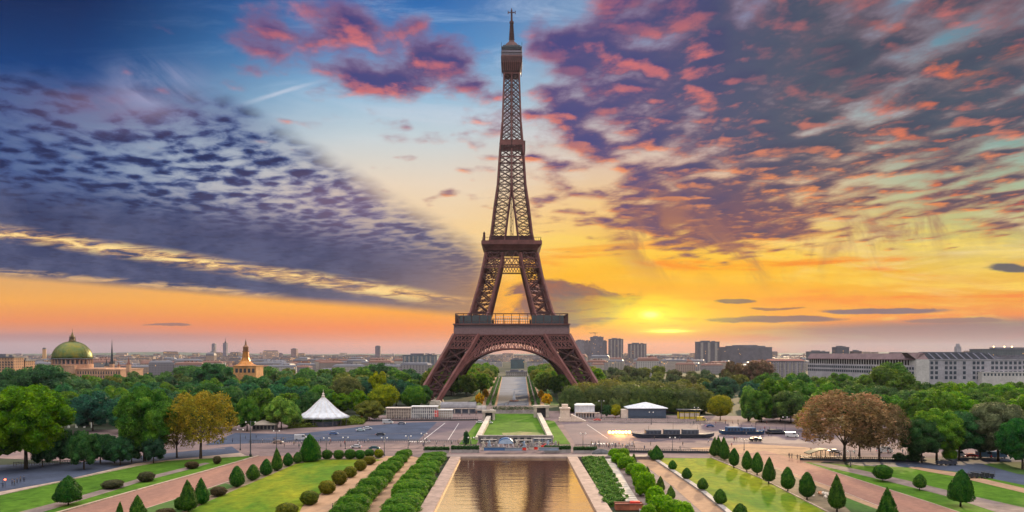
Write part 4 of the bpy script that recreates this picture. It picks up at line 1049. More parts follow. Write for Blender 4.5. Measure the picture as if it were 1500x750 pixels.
# right hand shrubs
for x, y, tp, w, l in [(985,690,674,12,'first small shrub on the edge of the right lawn, farthest away'),(1006,704,685,14,'second small shrub on the edge of the right lawn'),(1029,720,700,15,'third small shrub on the edge of the right lawn'),
                       (1055,741,716,18,'fourth small shrub on the edge of the right lawn, beside the kerb'),(1085,762,737,20,'shrub on the right lawn cut by the bottom edge')]:
    shrub(x, y, tp, w, 'drop', l, clear=.10, group='small shrubs on the edge of the right lawn')
shrub(962,675,652,19,'cone','broad cone at the far corner of the right lawn', clear=.02); shrub(955,672,659,12,'ball','low round shrub against the far corner cone', clear=0, col=(.05,.10,.02))
for x, y, tp, w, l in [(928,685,664,9,'tiny cone at the far end of the sandy path'),(949,698,683,8,'tiny cone second down the sandy path'),(967,721,697,13,'small cone third down the sandy path, right of the hedge trees'),(983,732,711,13,'small cone fourth down the sandy path'),(1008,754,736,15,'small cone at the bottom edge by the sandy path')]:
    shrub(x, y, tp, w, 'cone', l, clear=.03, col=(.05,.10,.02))
rc = [(1046,669,640,13),(1053,669,639,12),(1062,674,640,15),(1075,686,656,14),(1094,692,660,14),(1109,697,662,16),(1126,710,669,18),(1154,721,684,19),(1182,733,691,22),(1226,752,695,23),(1300,790,714,32)]
rl = ['leftmost dark cone of the pair at the far corner','second dark cone of the pair at the far corner','taller cone right of the far corner pair','squat cone, fourth in the right border','fifth cone in the right border','sixth cone in the right border','slender tall cone in the middle of the right border','cone left of the one beside the stone pile','plump cone just left of the stone pile','tall cone right of the stone pile','largest cone, cut by the bottom edge, between the red road and the bed']
for i, (x, y, tp, w) in enumerate(rc):
    shrub(x, y, tp, w, 'cone' if i in (0,1,2,6,9,10) else 'drop', rl[i], clear=(.02 if i < 3 else .11), group='cones along the border of the right lawn')
shrub(1293,706,681,25,'ball','mushroom shaped clipped tree on the far right lawn', clear=.14, col=(.035,.11,.015))
shrub(1347,719,694,17,'drop','small cone on the grey path of the far right lawn', clear=.14)
shrub(1407,743,688,32,'bell','large broad cone tree on the far right lawn', clear=.15, col=(.03,.10,.015))
# hedge rows of round bushes
def bush(px, py, top, wpx, label, group, col, key):
    g = G(px, py); H = Z(top, g.y); W = wpx*g.y/FP
    o = bpy.data.objects.new('hedge_bush', key); link(o); o.location = g; r = random.Random(int(px*9)); q_ = r.uniform(.82, 1.05); o.scale = (W*q_, W*1.05*q_, H*r.uniform(.85, 1.2)); o.rotation_euler = (0,0,r.uniform(-.5,.5))
    j = r.uniform(.85,1.15); o.color = (col[0]*j, col[1]*j, col[2]*j, 1); return tag(o, label, 'bush', group)
BK = [crown_mesh('bush', [(0,0,.48,.44,.46,.46),(.18,.1,.55,.3,.32,.40),(-.17,-.12,.50,.3,.32,.42),(.1,-.2,.42,.3,.26,.36),(-.1,.2,.45,.3,.26,.38),(.26,-.05,.3,.22,.3,.28),(-.28,.05,.3,.2,.3,.28)], 9000, .028, M_LEAF, core=.9, fill=.1, jit=.8) for _ in range(3)]
for i in range(13):
    t = i/12; y = 668 + (762-668)*t**1.25; x = 594 + (508-594)*(y-668)/(762-668); w = 22 + 34*(y-668)/94
    bush(x, y, y - (11 + 17*(y-668)/94), w, 'round green bush in the hedge between the sandy path and the inner hedge', 'outer hedge row left of the pool', (.055,.135,.02), BK[i % 3])
for i in range(13):
    t = i/12; y = 671 + (764-671)*t**1.25; x = 640 + (582-640)*(y-671)/(764-671); w = 32 + 30*(y-671)/93
    bush(x, y, y - (10 + 15*(y-671)/93), w, 'round green bush in the hedge beside the left pool rim', 'inner hedge row left of the pool', (.06,.15,.022), BK[i % 3])
    if i < 9: bush(x-13-6*t, y+3, y - (8 + 13*(y-671)/93), w*.7, 'round green bush in the hedge beside the left pool rim', 'inner hedge row left of the pool', (.075,.17,.025), BK[(i+1) % 3])
for i, (x, y, tp, w) in enumerate([(900,672,658,20),(912,674,657,22),(907,680,664,24),(918,688,668,26),(930,696,677,28),(936,706,682,26),(940,716,694,30),(946,727,694,30),(960,741,712,30),(968,752,722,36),(985,758,730,34),(1002,764,736,34),(950,764,735,26)]):
    bush(x, y, tp, w, 'round bright green bush in the row between the grey path and the small cones', 'bushes along the grey path right of the pool', (.10,.22,.02), BK[i % 3])
# low planting bed right of the pool: uncountable ground cover
def cover(name, poly, n, size, h, col, label, mat=M_LEAF):
    P_ = [G(x, y) for x, y in poly]; c = P_[0].copy(); c.z = 0
    xs_ = [p.x for p in P_]; ys_ = [p.y for p in P_]; pts = []
    import mathutils
    from mathutils.geometry import intersect_point_quad_2d
    q = [Vector((p.x, p.y)) for p in P_]
    while len(pts) < n:
        p = Vector((RNG.uniform(min(xs_), max(xs_)), RNG.uniform(min(ys_), max(ys_))))
        if intersect_point_quad_2d(p, *q[:4]): pts.append((p.x-c.x, p.y-c.y, h*(.55 + .3*math.sin(p.x*1.1)*math.cos(p.y*.7) + RNG.uniform(-.25,.3))))
    pts = np.array(pts); nr = np.tile(np.array([[0,0,1.]]), (n,1))
    bs = [(p.x-c.x, p.y-c.y, .12) for p in P_[:4]]; tp_ = [(p.x-c.x, p.y-c.y, h*.3) for p in P_[:4]]
    me = leaves_mesh(name, pts, nr, size, mat, (np.array(bs+tp_), [(4,5,6,7),(0,1,5,4),(1,2,6,5),(2,3,7,6),(3,0,4,7)]), .6)
    o = bpy.data.objects.new(name, me); link(o); o.location = c; o.color = (*col, 1)
    return tag(o, label, None, None, 'stuff')
cover('bed_planting', [(852,674),(884,674),(922,738),(886,745)], 26000, .42, 1.7, (.06,.13,.03), 'low leafy planting in the bed right of the pool')
cover('bank_planting', [(421,628),(532,622),(540,613),(428,620)], 9000, .6, 2.4, (.11,.15,.03), 'flowering green bank below the white tent')
# planted boxes along the pool head
def planter(x0, x1, py, h, label):
    A, B = G(x0, py), G(x1, py); e = empty('planter_box', (A.x, A.y, 0), label, 'planter')
    b = MB(); b.box(0, B.x-A.x, -.8, .8, 0, h*.45); b.build('box', M_STONE2, e)
    n = 2200; L_ = B.x-A.x; pts = np.stack([RNG.uniform(0, L_, n), RNG.uniform(-.8,.8,n), h*.45 + h*.6*RNG.random(n)*(.6+.4*np.sin(np.linspace(0,1,n)))], 1)
    me = leaves_mesh('hedge', pts, np.tile(np.array([[0,-.5,.8]]), (n,1)), .3, M_LEAF, None, .9); o = bpy.data.objects.new('hedge', me); link(o, e); o.color = (.03,.075,.025,1)
planter(622, 658, 663.5, 2.6, 'dark hedge box left of the pool head, nearest the sandy path')
planter(661, 702, 663, 3.0, 'long dark hedge box between the left hedge and the fountain')
planter(797, 836, 663, 3.0, 'dark hedge box right of the fountain')
planter(840, 874, 663.5, 2.6, 'dark hedge box farthest right of the fountain, beside the grey mound')
# little hedge behind the central lawn
planter(722, 785, 605.5, 5.0, 'low green hedge across the far end of the central lawn')
# ---------------------------------------------------------------- the city
def wall_mat(name, stops=None, lit=.06, win=.35, sx=3.4, sz=3.3):
    """rendered wall with rows of darker windows; colour from the object or from each house of a mass"""
    m = bpy.data.materials.new(name); m.use_nodes = True; t = m.node_tree; n = t.nodes; b = n['Principled BSDF']; b.inputs['Roughness'].default_value = .8
    S.tree = t
    tcn = n.new('ShaderNodeTexCoord'); ge = n.new('ShaderNodeNewGeometry')
    s = n.new('ShaderNodeSeparateXYZ'); t.links.new(ge.outputs['Position'], s.inputs[0])
    x, y, z = (S(s.outputs[i]) for i in range(3))
    q = (x + y*.93) / sx; r_ = z / sz
    fx = m_('FRACT', q); fz = m_('FRACT', r_)
    w = m_('GREATER_THAN', fx, .36) * m_('LESS_THAN', fx, .74) * m_('GREATER_THAN', fz, .25) * m_('LESS_THAN', fz, .78)
    ns = n.new('ShaderNodeSeparateXYZ'); t.links.new(ge.outputs['Normal'], ns.inputs[0])
    w = w * m_('LESS_THAN', m_('ABSOLUTE', S(ns.outputs[2])), .3)
    wn = n.new('ShaderNodeTexWhiteNoise'); wn.noise_dimensions = '2D'; put(wn.inputs[0], vec(m_('FLOOR', q), m_('FLOOR', r_), 0.0))
    if stops: base = ramp(S(ge.outputs['Random Per Island']), stops)
    else:
        oi = n.new('ShaderNodeObjectInfo'); base = S(oi.outputs['Color'])
    nz = noise(S(tcn.outputs['Object']), .08, 5)
    base = mix(sst(nz, .35, .7) * .35, base, (60, 54, 58))
    c = mix(w * win * 2, base, (34, 38, 52)); t.links.new(c.k, b.inputs['Base Color'])
    on = w * m_('GREATER_THAN', S(wn.outputs[0]), 1 - lit)
    em = mix(on, (0, 0, 0), (255, 190, 92)); t.links.new(em.k, b.inputs['Emission Color']); b.inputs['Emission Strength'].default_value = 1.4
    S.tree = NT
    return m
M_WALL = wall_mat('city_wall', None, .012)
M_MASS = wall_mat('city_mass', [(0, (120,108,112)), (.2, (150,134,124)), (.4, (176,150,130)), (.55, (130,120,132)), (.75, (190,172,158)), (.9, (150,100,84)), (1, (200,180,170))], .10)
M_ZINC = material('zinc', (.16, .16, .20), .5, .35, .05, metal=.1, col2=(.10,.095,.11))
M_TILEO = material('clay_roof', (.22, .115, .095), .85, .3, .05)
def house_meshes(seed):
    r = random.Random(seed); w, d, h = 1, 1, 1
    b = MB(); b.box(-.5, .5, -.5, .5, 0, .8); wall = b
    rf = MB(); rf.loft([[(-.515,-.515,.8),(.515,-.515,.8),(.515,.515,.8),(-.515,.515,.8)], [(-.46,-.44,.94),(.46,-.44,.94),(.46,.44,.94),(-.46,.44,.94)],
                        [(-.40,-.12,1.0),(.40,-.12,1.0),(.40,.12,1.0),(-.40,.12,1.0)]])
    for k in range(r.randint(2, 5)):
        x = r.uniform(-.42, .40); rf.box(x, x+.05, -.1, .12, .95, 1.0 + r.uniform(.05, .12))
    return wall.mesh('wall', M_WALL), rf.mesh('roof', M_ZINC if seed % 3 else M_TILEO)
HM = [house_meshes(i) for i in range(6)]
rc_ = random.Random(11)
WC = [(.34,.30,.27),(.42,.36,.32),(.28,.25,.26),(.36,.26,.21),(.22,.20,.23),(.46,.42,.40),(.30,.24,.22),(.40,.33,.26)]
def city_clear(px, Y):   # keep the views onto the landmarks and the avenue open
    if 708 < px < 795 and Y < 3300: return False
    if Y < 1600 and 60 < px < 210: return False
    return True
cnt = 0
for k in range(4000):
    if cnt >= 285: break
    Y = 1330 + 1350*rc_.random()**1.1; px = rc_.uniform(-30, 1530)
    if not city_clear(px, Y): continue
    if Y < 1700 and px > 1150: Y += 500
    w = rc_.uniform(22, 62); d = rc_.uniform(14, 26); h = rc_.choice([14, 18, 20, 22, 25, 27])*rc_.uniform(.9, 1.1)
    if k % 29 == 0: h *= 1.5
    e = empty('city_house', (XX(px, Y), Y, 0), 'pale stone city house with dark roof, one of the many below the horizon', 'house', 'houses of the city beyond the woods', rc_.uniform(-.5, .5))
    a, r_ = HM[k % 6]
    o = bpy.data.objects.new('wall', a); link(o, e); q = bpy.data.objects.new('roof', r_); link(q, e); o.scale = q.scale = (w, d, h)
    c = WC[k % 8]; o.color = (*c, 1); cnt += 1
# the rest of the city: more houses than could be told apart
b = MB(); rf = MB()
for k in range(5200):
    Y = 2300 + 5200*rc_.random()**1.25; px = rc_.uniform(-60, 1560); x = XX(px, Y)
    if 715 < px < 788 and Y < 3600: continue
    w = rc_.uniform(16, 70); d = rc_.uniform(12, 30); h = rc_.choice([10, 13, 16, 19, 22, 24, 28])*(1.7 if rc_.random() < .03 else 1)*rc_.uniform(.9,1.1); a = rc_.uniform(-.6, .6)
    b.cbox((x, Y, h/2), (w, d, h), a); rf.cbox((x, Y, h + .9), (w*.9, d*.7, 1.8), a)
tag(b.build('distant_city', M_MASS), 'thousands of far house fronts spreading to the horizon', None, None, 'stuff')
tag(rf.build('distant_roofs', M_ZINC), 'grey roofs of the far houses spreading to the horizon', None, None, 'stuff')

def block(px0, px1, top, Y, depth, col, label, cat='tower block', name='tower_block', roof=None, rz=0, lit=0, flat=True, bays=None):
    x0, x1 = XX(px0, Y), XX(px1, Y); H = Z(top, Y); W = x1-x0
    e = empty(name, ((x0+x1)/2, Y+depth/2, 0), label, cat, None, rz)
    b = MB(); b.box(-W/2, W/2, -depth/2, depth/2, 0, H); o = b.build('wall', M_WALL, e); o.color = (*col, 1)
    r_ = MB(); r_.box(-W/2-.6, W/2+.6, -depth/2-.6, depth/2+.6, H+.02, H+1.4); r_.box(-W*.3, W*.1, -depth*.2, depth*.2, H+1.42, H+4.5); r_.box(W*.2, W*.34, -depth*.2, depth*.1, H+1.42, H+3.6)
    r_.build('roof', M_ZINC, e)
    if bays:
        for i in range(bays):
            f = MB(); x = -W/2 + W*(i+.5)/bays; f.box(x-W/bays*.18, x+W/bays*.18, -depth/2-1.6, -depth/2-.01, 0, H-1.5); f.build('bay', M_STONE2, e)
    return e
block(866, 884, 494, 2600, 36, (.17,.16,.20), 'tallest grey tower block right of the iron tower, with a crane on top')
x_ = XX(875, 2600); H_ = Z(494, 2600); b = MB(); b.beam((0,0,0),(0,0,13),1.4); b.beam((-22,0,11),(10,0,11),1.2); b.beam((0,0,13),(-14,0,11),.6)
c_ = b.build('tower_crane', M_DARK, None, loc=(x_-6, 2618, H_+4.6)); tag(c_, 'thin crane on the roof of the tallest tower block', 'crane')
block(884, 889, 500, 2640, 30, (.19,.18,.21), 'slim grey block leaning against the right side of the tallest tower block')
block(857, 866, 500, 2660, 30, (.2,.18,.21), 'slim pale block just left of the tallest tower block')
block(844, 857, 499, 2900, 34, (.22,.20,.23), 'pale hazy block nearest the tower leg')
block(893, 913, 497, 2500, 34, (.16,.14,.17), 'square grey tower block with ribbed front, second from the iron tower', bays=4)
block(922, 947, 504, 2400, 34, (.17,.14,.16), 'wide grey tower block under the sun, with ribbed front', bays=5)
block(1023, 1054, 501, 2200, 40, (.13,.12,.15), 'dark slab block with flat top right of the sun', bays=3)
e = block(1054, 1131, 509, 2230, 50, (.14,.13,.16), 'long stepped dark office building joined to the flat slab', 'office building', 'office_building')
b = MB(); b.box(-50, 62, -18, 18, Z(509,2230)+1.5, Z(506.5,2230)); b.box(-30, 40, -14, 14, Z(506.5,2230), Z(505.3,2230)); o = b.build('upper_floor', M_ZINC, e)
block(1226, 1244, 509, 1900, 30, (.10,.10,.13), 'dark square block on the skyline left of the long pale building')
block(1250, 1262, 515, 1900, 20, (.14,.10,.10), 'low brown block beside the dark square one on the skyline')
block(1185, 1215, 515.5, 2100, 22, (.12,.12,.14), 'low dark flat block on the skyline left of the dark square one')
block(426, 434, 511.5, 3500, 26, (.30,.19,.19), 'lone pinkish tower block on the left horizon')
block(549.5, 556.5, 507.5, 3400, 26, (.20,.16,.20), 'lone slim grey tower block on the horizon left of the iron tower')
block(590, 640, 521, 1420, 40, (.16,.20,.24), 'wide bluish glass office block left of the tower leg', 'office building', 'office_building', bays=8)
block(640, 660, 523, 1500, 30, (.22,.28,.34), 'pale blue block touching the tower leg', 'office building', 'office_building')
block(310, 314.5, 504, 4000, 22, (.24,.22,.27), 'shorter one of the twin slim towers on the left horizon')
e = block(326.5, 331.5, 503, 4000, 22, (.22,.20,.26), 'taller one of the twin slim towers, with a mast')
b = MB(); h0 = Z(503, 4000); b.tube((0,0,h0),(0,0,h0+12),5,3,8); b.tube((0,0,h0+12),(0,0,h0+34),1.6,.4,6); b.build('mast', M_DARK, e)
e = empty('round_tower', (XX(65,2500), 2500, 0), 'small round tower catching the sun above the left skyline', 'tower')
b = MB(); h0 = Z(511.5,2500); b.lathe([(6,0),(6,h0)], (0,0,0), 16); b.build('wall', paint('warm_tower', (.5,.3,.15), .5), e); b = MB(); b.lathe([(6.6,h0),(6.6,h0+2),(5,h0+2.1),(4.5,h0+5)], (0,0,0), 16); b.build('roof', M_ZINC, e)
block(741, 772, 545, 1330, 30, (.34,.30,.28), 'long low pale building closing the far end of the avenue', 'school building', 'school_building')
block(748, 768, 527, 2000, 30, (.06,.11,.13), 'dark teal block centred behind the arch', 'office building', 'office_building')
block(716, 736, 530, 2300, 24, (.38,.36,.36), 'pale low block at the left behind the arch', 'office building', 'office_building')
block(772, 800, 531, 2300, 24, (.36,.34,.35), 'pale low block at the right behind the arch', 'office building', 'office_building')
# apartments at the left edge
for (a, c, tp, Y, lab) in ((-20, 20, 524, 860, 'sunlit orange apartment house at the left edge'), (20, 37, 529, 880, 'lower sunlit orange house right of the one at the left edge')):
    e = block(a, c, tp, Y, 18, (.50,.27,.16), lab, 'apartment house', 'apartment_house')
    H = Z(tp, Y)
    W = XX(c, Y) - XX(a, Y); n = int(W/3.4); k = 0
    for i in range(n):
        for j in range(2, 4 + 2):
            z = H - 2.6 - 3.1*(j-1)*.95
            if z < 4 or k >= 90: continue
            f = MB(); x = -W/2 + W*(i+.5)/n; f.box(x-.8, x+.8, -9.12, -9.01, z-.9, z+.9); f.build('window', M_GLASS, e); k += 1
# ---- domed building
Yd = 1100.; s_ = Yd/FP; cx = XX(106, Yd); M_GOLDD = material('gilded_copper', (.17,.145,.012), .45, .4, .12, metal=.5, col2=(.045,.095,.03)); M_WARM = material('sandstone', (.46,.26,.17), .8, .3, .1)
M_VIOL = material('violet_stone', (.34,.24,.25), .8, .3, .1)
DM = empty('domed_building', (cx, Yd, 0), 'monumental building with green gold dome, lantern and column drum above the left wood', 'domed building')
Rd = 26.3*s_; zb, zt_ = Z(525, Yd), Z(500, Yd)
b = MB(); n_ = 14; prof = [(Rd*math.cos(i/n_*math.pi/2*.955), zb + (zt_-zb)*math.sin(i/n_*math.pi/2*.955)/math.sin(math.pi/2*.955)) for i in range(n_+1)]
b.lathe(prof, (0,0,0), 48); dome = b.build('dome', M_GOLDD, DM, True)
b = MB()
for i in range(24):
    a = 2*math.pi*i/24
    for (r0, z0), (r1, z1) in zip(prof[:-1], prof[1:]): b.beam((math.cos(a)*r0, math.sin(a)*r0, z0), (math.cos(a)*r1, math.sin(a)*r1, z1), .35)
b.build('dome_ribs', M_GOLDD, dome)
b = MB(); b.lathe([(Rd+1.0,zb-1.2),(Rd+1.2,zb-.5),(Rd+.4,zb+.3)], (0,0,0), 48); b.build('dome_cornice', M_DARK, dome)
b = MB(); zdb = Z(541, Yd); zdm = Z(533.5, Yd); b.lathe([(Rd-2,zdm),(Rd-2,zb-1.2)], (0,0,0), 40); dr = b.build('drum', M_VIOL, DM)
b = MB(); b.lathe([(Rd+.9,zdb),(Rd+.9,zdm)], (0,0,0), 40); b.build('drum_base', M_WARM, DM)
for i in range(28):
    a = 2*math.pi*i/28; b = MB(); b.tube((math.cos(a)*(Rd-.1), math.sin(a)*(Rd-.1), zdm), (math.cos(a)*(Rd-.1), math.sin(a)*(Rd-.1), zb-1.2), .62, .55, 8); b.build('column', M_WARM, dr)
for i in range(28):
    a = 2*math.pi*(i+.5)/28; b = MB(); b.cbox((math.cos(a)*(Rd-1.8), math.sin(a)*(Rd-1.8), (zdm+zb)/2-.6), (.5, 2.2, (zb-zdm)*.62), a); b.build('window', M_DARK, dr)
b = MB(); z = zt_-.5
b.lathe([(5.2,z),(5.4,z+1),(4.0,z+1.1),(3.2,z+3.2),(3.2,z+6.2),(4.4,z+6.4),(4.4,z+7),(2.9,z+7.2),(2.4,z+9.2),(1.2,z+11.5),(.9,z+13.5),(.35,z+14.5),(.12,z+20)], (0,0,0), 16)
lan = b.build('lantern', material('lantern_bronze', (.16,.11,.04), .5, .4, .6, metal=.3), DM)
for i in range(8):
    a = 2*math.pi*i/8; b = MB(); b.tube((math.cos(a)*4.2, math.sin(a)*4.2, z+1), (math.cos(a)*4.0, math.sin(a)*4.0, z+9.2), .35, .1, 6); b.build('pinnacle', M_DARK, lan)
zw = Z(541, Yd); wl, wr = XX(69, Yd)-cx, XX(193, Yd)-cx
b = MB(); b.box(wl, wr, -32, 34, 0, zw-.1); b.box(wl-.6, wr+.6, -32.6, 34.6, zw-.08, zw+.8); b.box(wl+10, wr-22, -30, 30, zw+.82, zw+2.0); bd = b.build('body', M_WARM, DM)
for i in range(34):
    x = wl + (wr-wl)*(i+.5)/34; b = MB(); b.box(x-.75, x+.75, -32.1, -32.02, zw-6.5, zw-2.2); b.box(x-.75, x+.75, -32.1, -32.02, zw-12, zw-8.5); b.build('window', M_GLASS, bd)
b = MB(); b.box(XX(112,Yd)-cx, XX(130,Yd)-cx, -36, -32.02, 0, zw+5); b.prism([(XX(112,Yd)-cx-.5,-36.3),(XX(130,Yd)-cx+.5,-36.3),(XX(130,Yd)-cx+.5,-31),(XX(112,Yd)-cx-.5,-31)], zw+5.02, zw+6); b.build('portico', M_WARM, DM)
def spire(px, tip, base, wpx, Y, mat, label, name='church_spire', cat='spire'):
    e = empty(name, (XX(px, Y), Y, 0), label, cat); zt = Z(tip, Y); zb_ = Z(base, Y); w = wpx*Y/FP/2
    b = MB(); b.box(-w, w, -w, w, 0, zb_); b.build('tower', M_WARM, e)
    b = MB(); b.loft([[(math.cos(a)*w*1.15, math.sin(a)*w*1.15, zb_+.02) for a in [2*math.pi*i/8 for i in range(8)]], [(math.cos(a)*w*.55, math.sin(a)*w*.55, zb_+(zt-zb_)*.35) for a in [2*math.pi*i/8 for i in range(8)]], [(math.cos(a)*.12, math.sin(a)*.12, zt) for a in [2*math.pi*i/8 for i in range(8)]]])
    for sx in (-1,1):
        for sy in (-1,1): b.loft([[(sx*w+math.cos(a)*w*.25, sy*w+math.sin(a)*w*.25, zb_) for a in [2*math.pi*i/6 for i in range(6)]], [(sx*w+math.cos(a)*.05, sy*w+math.sin(a)*.05, zb_+(zt-zb_)*.22) for a in [2*math.pi*i/6 for i in range(6)]]])
    b.build('spire', mat, e); return e
spire(164, 497, 533, 5, 1250, M_DARK, 'tall thin dark church spire right of the dome'); spire(156, 525, 536, 4, 1240, M_DARK, 'short dark spire between the dome and the tall thin spire')
spire(188.5, 522, 534, 5, 1060, M_TILE, 'red turret at the right end of the domed building'); spire(174, 528, 536, 3, 1250, M_TILE, 'small reddish turret right of the tall thin spire')
# ---- golden church
Yc = 900.; k_ = Yc/FP; cx = XX(360, Yc); M_GC = material('golden_roof', (.50,.19,.03), .45, .4, .3, metal=.35, col2=(.30,.13,.04))
e = empty('golden_church', (cx, Yc, 0), 'small church with flared golden roof and slender belfry rising from the left wood', 'church')
z1 = Z(536, Yc); z2 = Z(524, Yc); z3 = Z(514, Yc); z4 = Z(509, Yc)
def oct_(w, z, n=8): return [(math.cos(2*math.pi*(i+.5)/n)*w, math.sin(2*math.pi*(i+.5)/n)*w, z) for i in range(n)]
b = MB(); b.loft([oct_(17*k_, z1), oct_(11*k_, z1+2.4), oct_(6.8*k_, z1+6), oct_(5*k_, z2), oct_(4.2*k_, z3-1)]); rf_ = b.build('roof', M_GC, e)
b = MB(); b.lathe([(4.8*k_,z3-1),(4.8*k_,z3-.2),(3.9*k_,z3),(3.9*k_,z4),(4.6*k_,z4+.3),(3.3*k_,z4+1.3),(1.5*k_,z4+3.5),(1.2*k_,z4+6),(.5*k_,z4+8.5),(.12,Z(496,Yc))], (0,0,0), 12); b.build('belfry', material('belfry_bronze', (.22,.10,.05), .6, .4, .5, metal=.2), rf_)
b = MB(); b.box(-13*k_, 20*k_, -12, 14, 0, z1-.05); b.box(-14*k_, 21*k_, -12.6, 14.6, z1-.04, z1+.4); bo = b.build('body', material('golden_stone', (.52,.26,.10), .8, .3, .2), e)
for i in range(5):
    x = -8*k_ + i*6*k_; b = MB(); b.prism([(x-1.6,-12.15),(x+1.6,-12.15),(x+1.6,-12.02),(x-1.6,-12.02)], z1-8, z1-3); b.build('window', M_DARK, bo)
# ---- long pale building at the right
Yb = 700.; M_PALE = material('pale_facade', (.36,.34,.38), .8, .2, .1); M_PALE2 = material('end_wall', (.50,.47,.46), .8, .15, .1); M_MANS = material('slate', (.03,.033,.045), .8, .3, .2, spec=.1); M_BARS = paint('violet_bars', (.12,.12,.17), .7)
x0 = XX(1361, Yb); x1 = XX(1600, Yb); zc, zr = Z(527, Yb), Z(515.5, Yb)
PB = empty('pale_building', (x0, Yb, 0), 'long pale office building with windowed front and dark glazed mansard roof at the right', 'office building')
b = MB(); b.box(0, x1-x0, 0, 24, 0, zc-.1); b.box(-.5, x1-x0+.5, -.6, 24.5, zc-.08, zc+.5); b.box(0, x1-x0, -.25, -.02, zc-4.9, zc-4.5); b.box(0, x1-x0, -.25, -.02, zc-9.6, zc-9.2); b.box(0, x1-x0, -.25, -.02, zc-14.3, zc-13.9); wl_ = b.build('wall', M_PALE, PB)
b = MB(); b.box(XX(1432,Yb)-x0, x1-x0, -7, -.3, 0, zc-12.2); b.box(XX(1432,Yb)-x0-.4, x1-x0, -7.4, -.3, zc-12.18, zc-11.7); an = b.build('low_front_wing', M_PALE2, PB)
for i in range(24): x = XX(1432,Yb)-x0+2.2+i*3.4; b = MB(); b.box(x-.8, x+.8, -7.12, -7.01, zc-15.2, zc-12.9); b.build('window', M_GLASS, an)
k = 0
rwn = random.Random(2)
for i in range(25):
    for j in range(4):
        x = 2.6 + i*4.45 + (.5 if i in (3,4,9,13) else 0); zz = zc - 2.9 - j*4.7
        if i in (2,6,8,12) and i < 13: continue
        if i > 19: zz += .6
        b = MB(); b.box(x-1.35, x+1.35, -.12, -.02, zz-1.6, zz+1.35); b.build('window', M_GLASS, wl_)
b = MB(); r_l = XX(1460, Yb)-x0
b.loft([[(0,.2,zc+.52),(r_l,.2,zc+.52),(r_l,20,zc+.52),(0,20,zc+.52)], [(-2.5,5.5,zr-1),(r_l-9,5.5,zr-1),(r_l-9,16,zr-1),(-2.5,16,zr-1)], [(-1.5,7.5,zr),(r_l-10,7.5,zr),(r_l-10,14,zr),(-1.5,14,zr)]])
rf_ = b.build('mansard_roof', M_MANS, PB)
for i in range(9):
    x = 3 + i*7.2; b = MB(); b.loft([[(x+2.0,-.15,zc+.6),(x+3.4,-.15,zc+.6),(x+3.4,1,zc+.6),(x+2.0,1,zc+.6)], [(x-1.6,5.0,zr-.9),(x-.2,5.0,zr-.9),(x-.2,6.5,zr-.9),(x-1.6,6.5,zr-.9)]]); b.build('glazing_bar', M_BARS, rf_)
b = MB(); b.box(r_l, x1-x0, 3, 20, zc+.52, zc+2.6); 
for i in range(12): b.box(r_l+2+i*6, r_l+4+i*6, 6, 12, zc+2.62, zc+4.4)
b.build('attic', M_ZINC, PB)
# end wall and the receding colonnaded wing
xe = XX(1344, Yb)-x0
b = MB(); b.prism([(xe,2.0),(-.02,-.3),(-.02,24),(xe,24)], 0, zc+.4); b.build('end_wall', M_PALE2, PB)
b = MB(); b.prism([(xe,2.0),(-.02,-.1),(-6.5,7),(xe-1,9)], zc+.42, zc+.5); b.loft([[(xe,2.2,zc+.5),(-.3,.2,zc+.5),(-.3,20,zc+.5),(xe,20,zc+.5)],[(xe+1-8,6,zr-.6),(-3,6,zr-.6),(-3,16,zr-.6),(xe+1-8,16,zr-.6)]]); b.build('end_roof', material('copper_roof', (.16,.10,.11), .6, .3, .2), PB)
WB = empty('colonnaded_wing', (XX(1344,Yb)-.3, Yb+2, 0), 'receding lavender wing with columns and reddish roof, left of the pale end wall', 'office wing')
pA = Vector((0,0,0)); pB = Vector((XX(1182, 860) - (XX(1344,Yb)-.3), 860-Yb-2, 0)); dirw = (pB-pA).normalized(); nrm_ = Vector((dirw.y, -dirw.x, 0)); nrm_ = nrm_ if nrm_.x < 0 else -nrm_; Lw = (pB-pA).length
def W_(s, o, z): v = pA + dirw*s - nrm_*o; return (v.x, v.y, z)
zcw = zc - .5
b = MB(); b.loft([[W_(0,1.2,0),W_(Lw,1.2,0),W_(Lw,16,0),W_(0,16,0)],[W_(0,1.2,zcw-5),W_(Lw,1.2,zcw-5),W_(Lw,16,zcw-5),W_(0,16,zcw-5)]]); w2_ = b.build('wall', M_PALE, WB)
b = MB(); b.loft([[W_(0,3.5,zcw-4.98),W_(Lw,3.5,zcw-4.98),W_(Lw,16,zcw-4.98),W_(0,16,zcw-4.98)],[W_(0,3.5,zcw-.02),W_(Lw,3.5,zcw-.02),W_(Lw,16,zcw-.02),W_(0,16,zcw-.02)]]); b.build('recessed_gallery', M_SHADE, w2_)  # gallery wall coloured near black for the shade behind the columns
b = MB(); b.loft([[W_(0,.8,zcw),W_(Lw,.8,zcw),W_(Lw,17,zcw),W_(0,17,zcw)],[W_(0,.8,zcw+.8),W_(Lw,.8,zcw+.8),W_(Lw,17,zcw+.8),W_(0,17,zcw+.8)],[W_(0,5,zr-1.5),W_(Lw,5,zr-1.5),W_(Lw,14,zr-1.5),W_(0,14,zr-1.5)]]); b.build('roof', material('copper_roof', (.16,.10,.11), .6, .3, .2), WB)
for i in range(44):
    s0 = Lw*(i+.5)/44; b = MB(); b.tube(W_(s0,1.7,zcw-5), W_(s0,1.7,zcw), .42, .38, 7); b.build('column', M_PALE2, w2_)
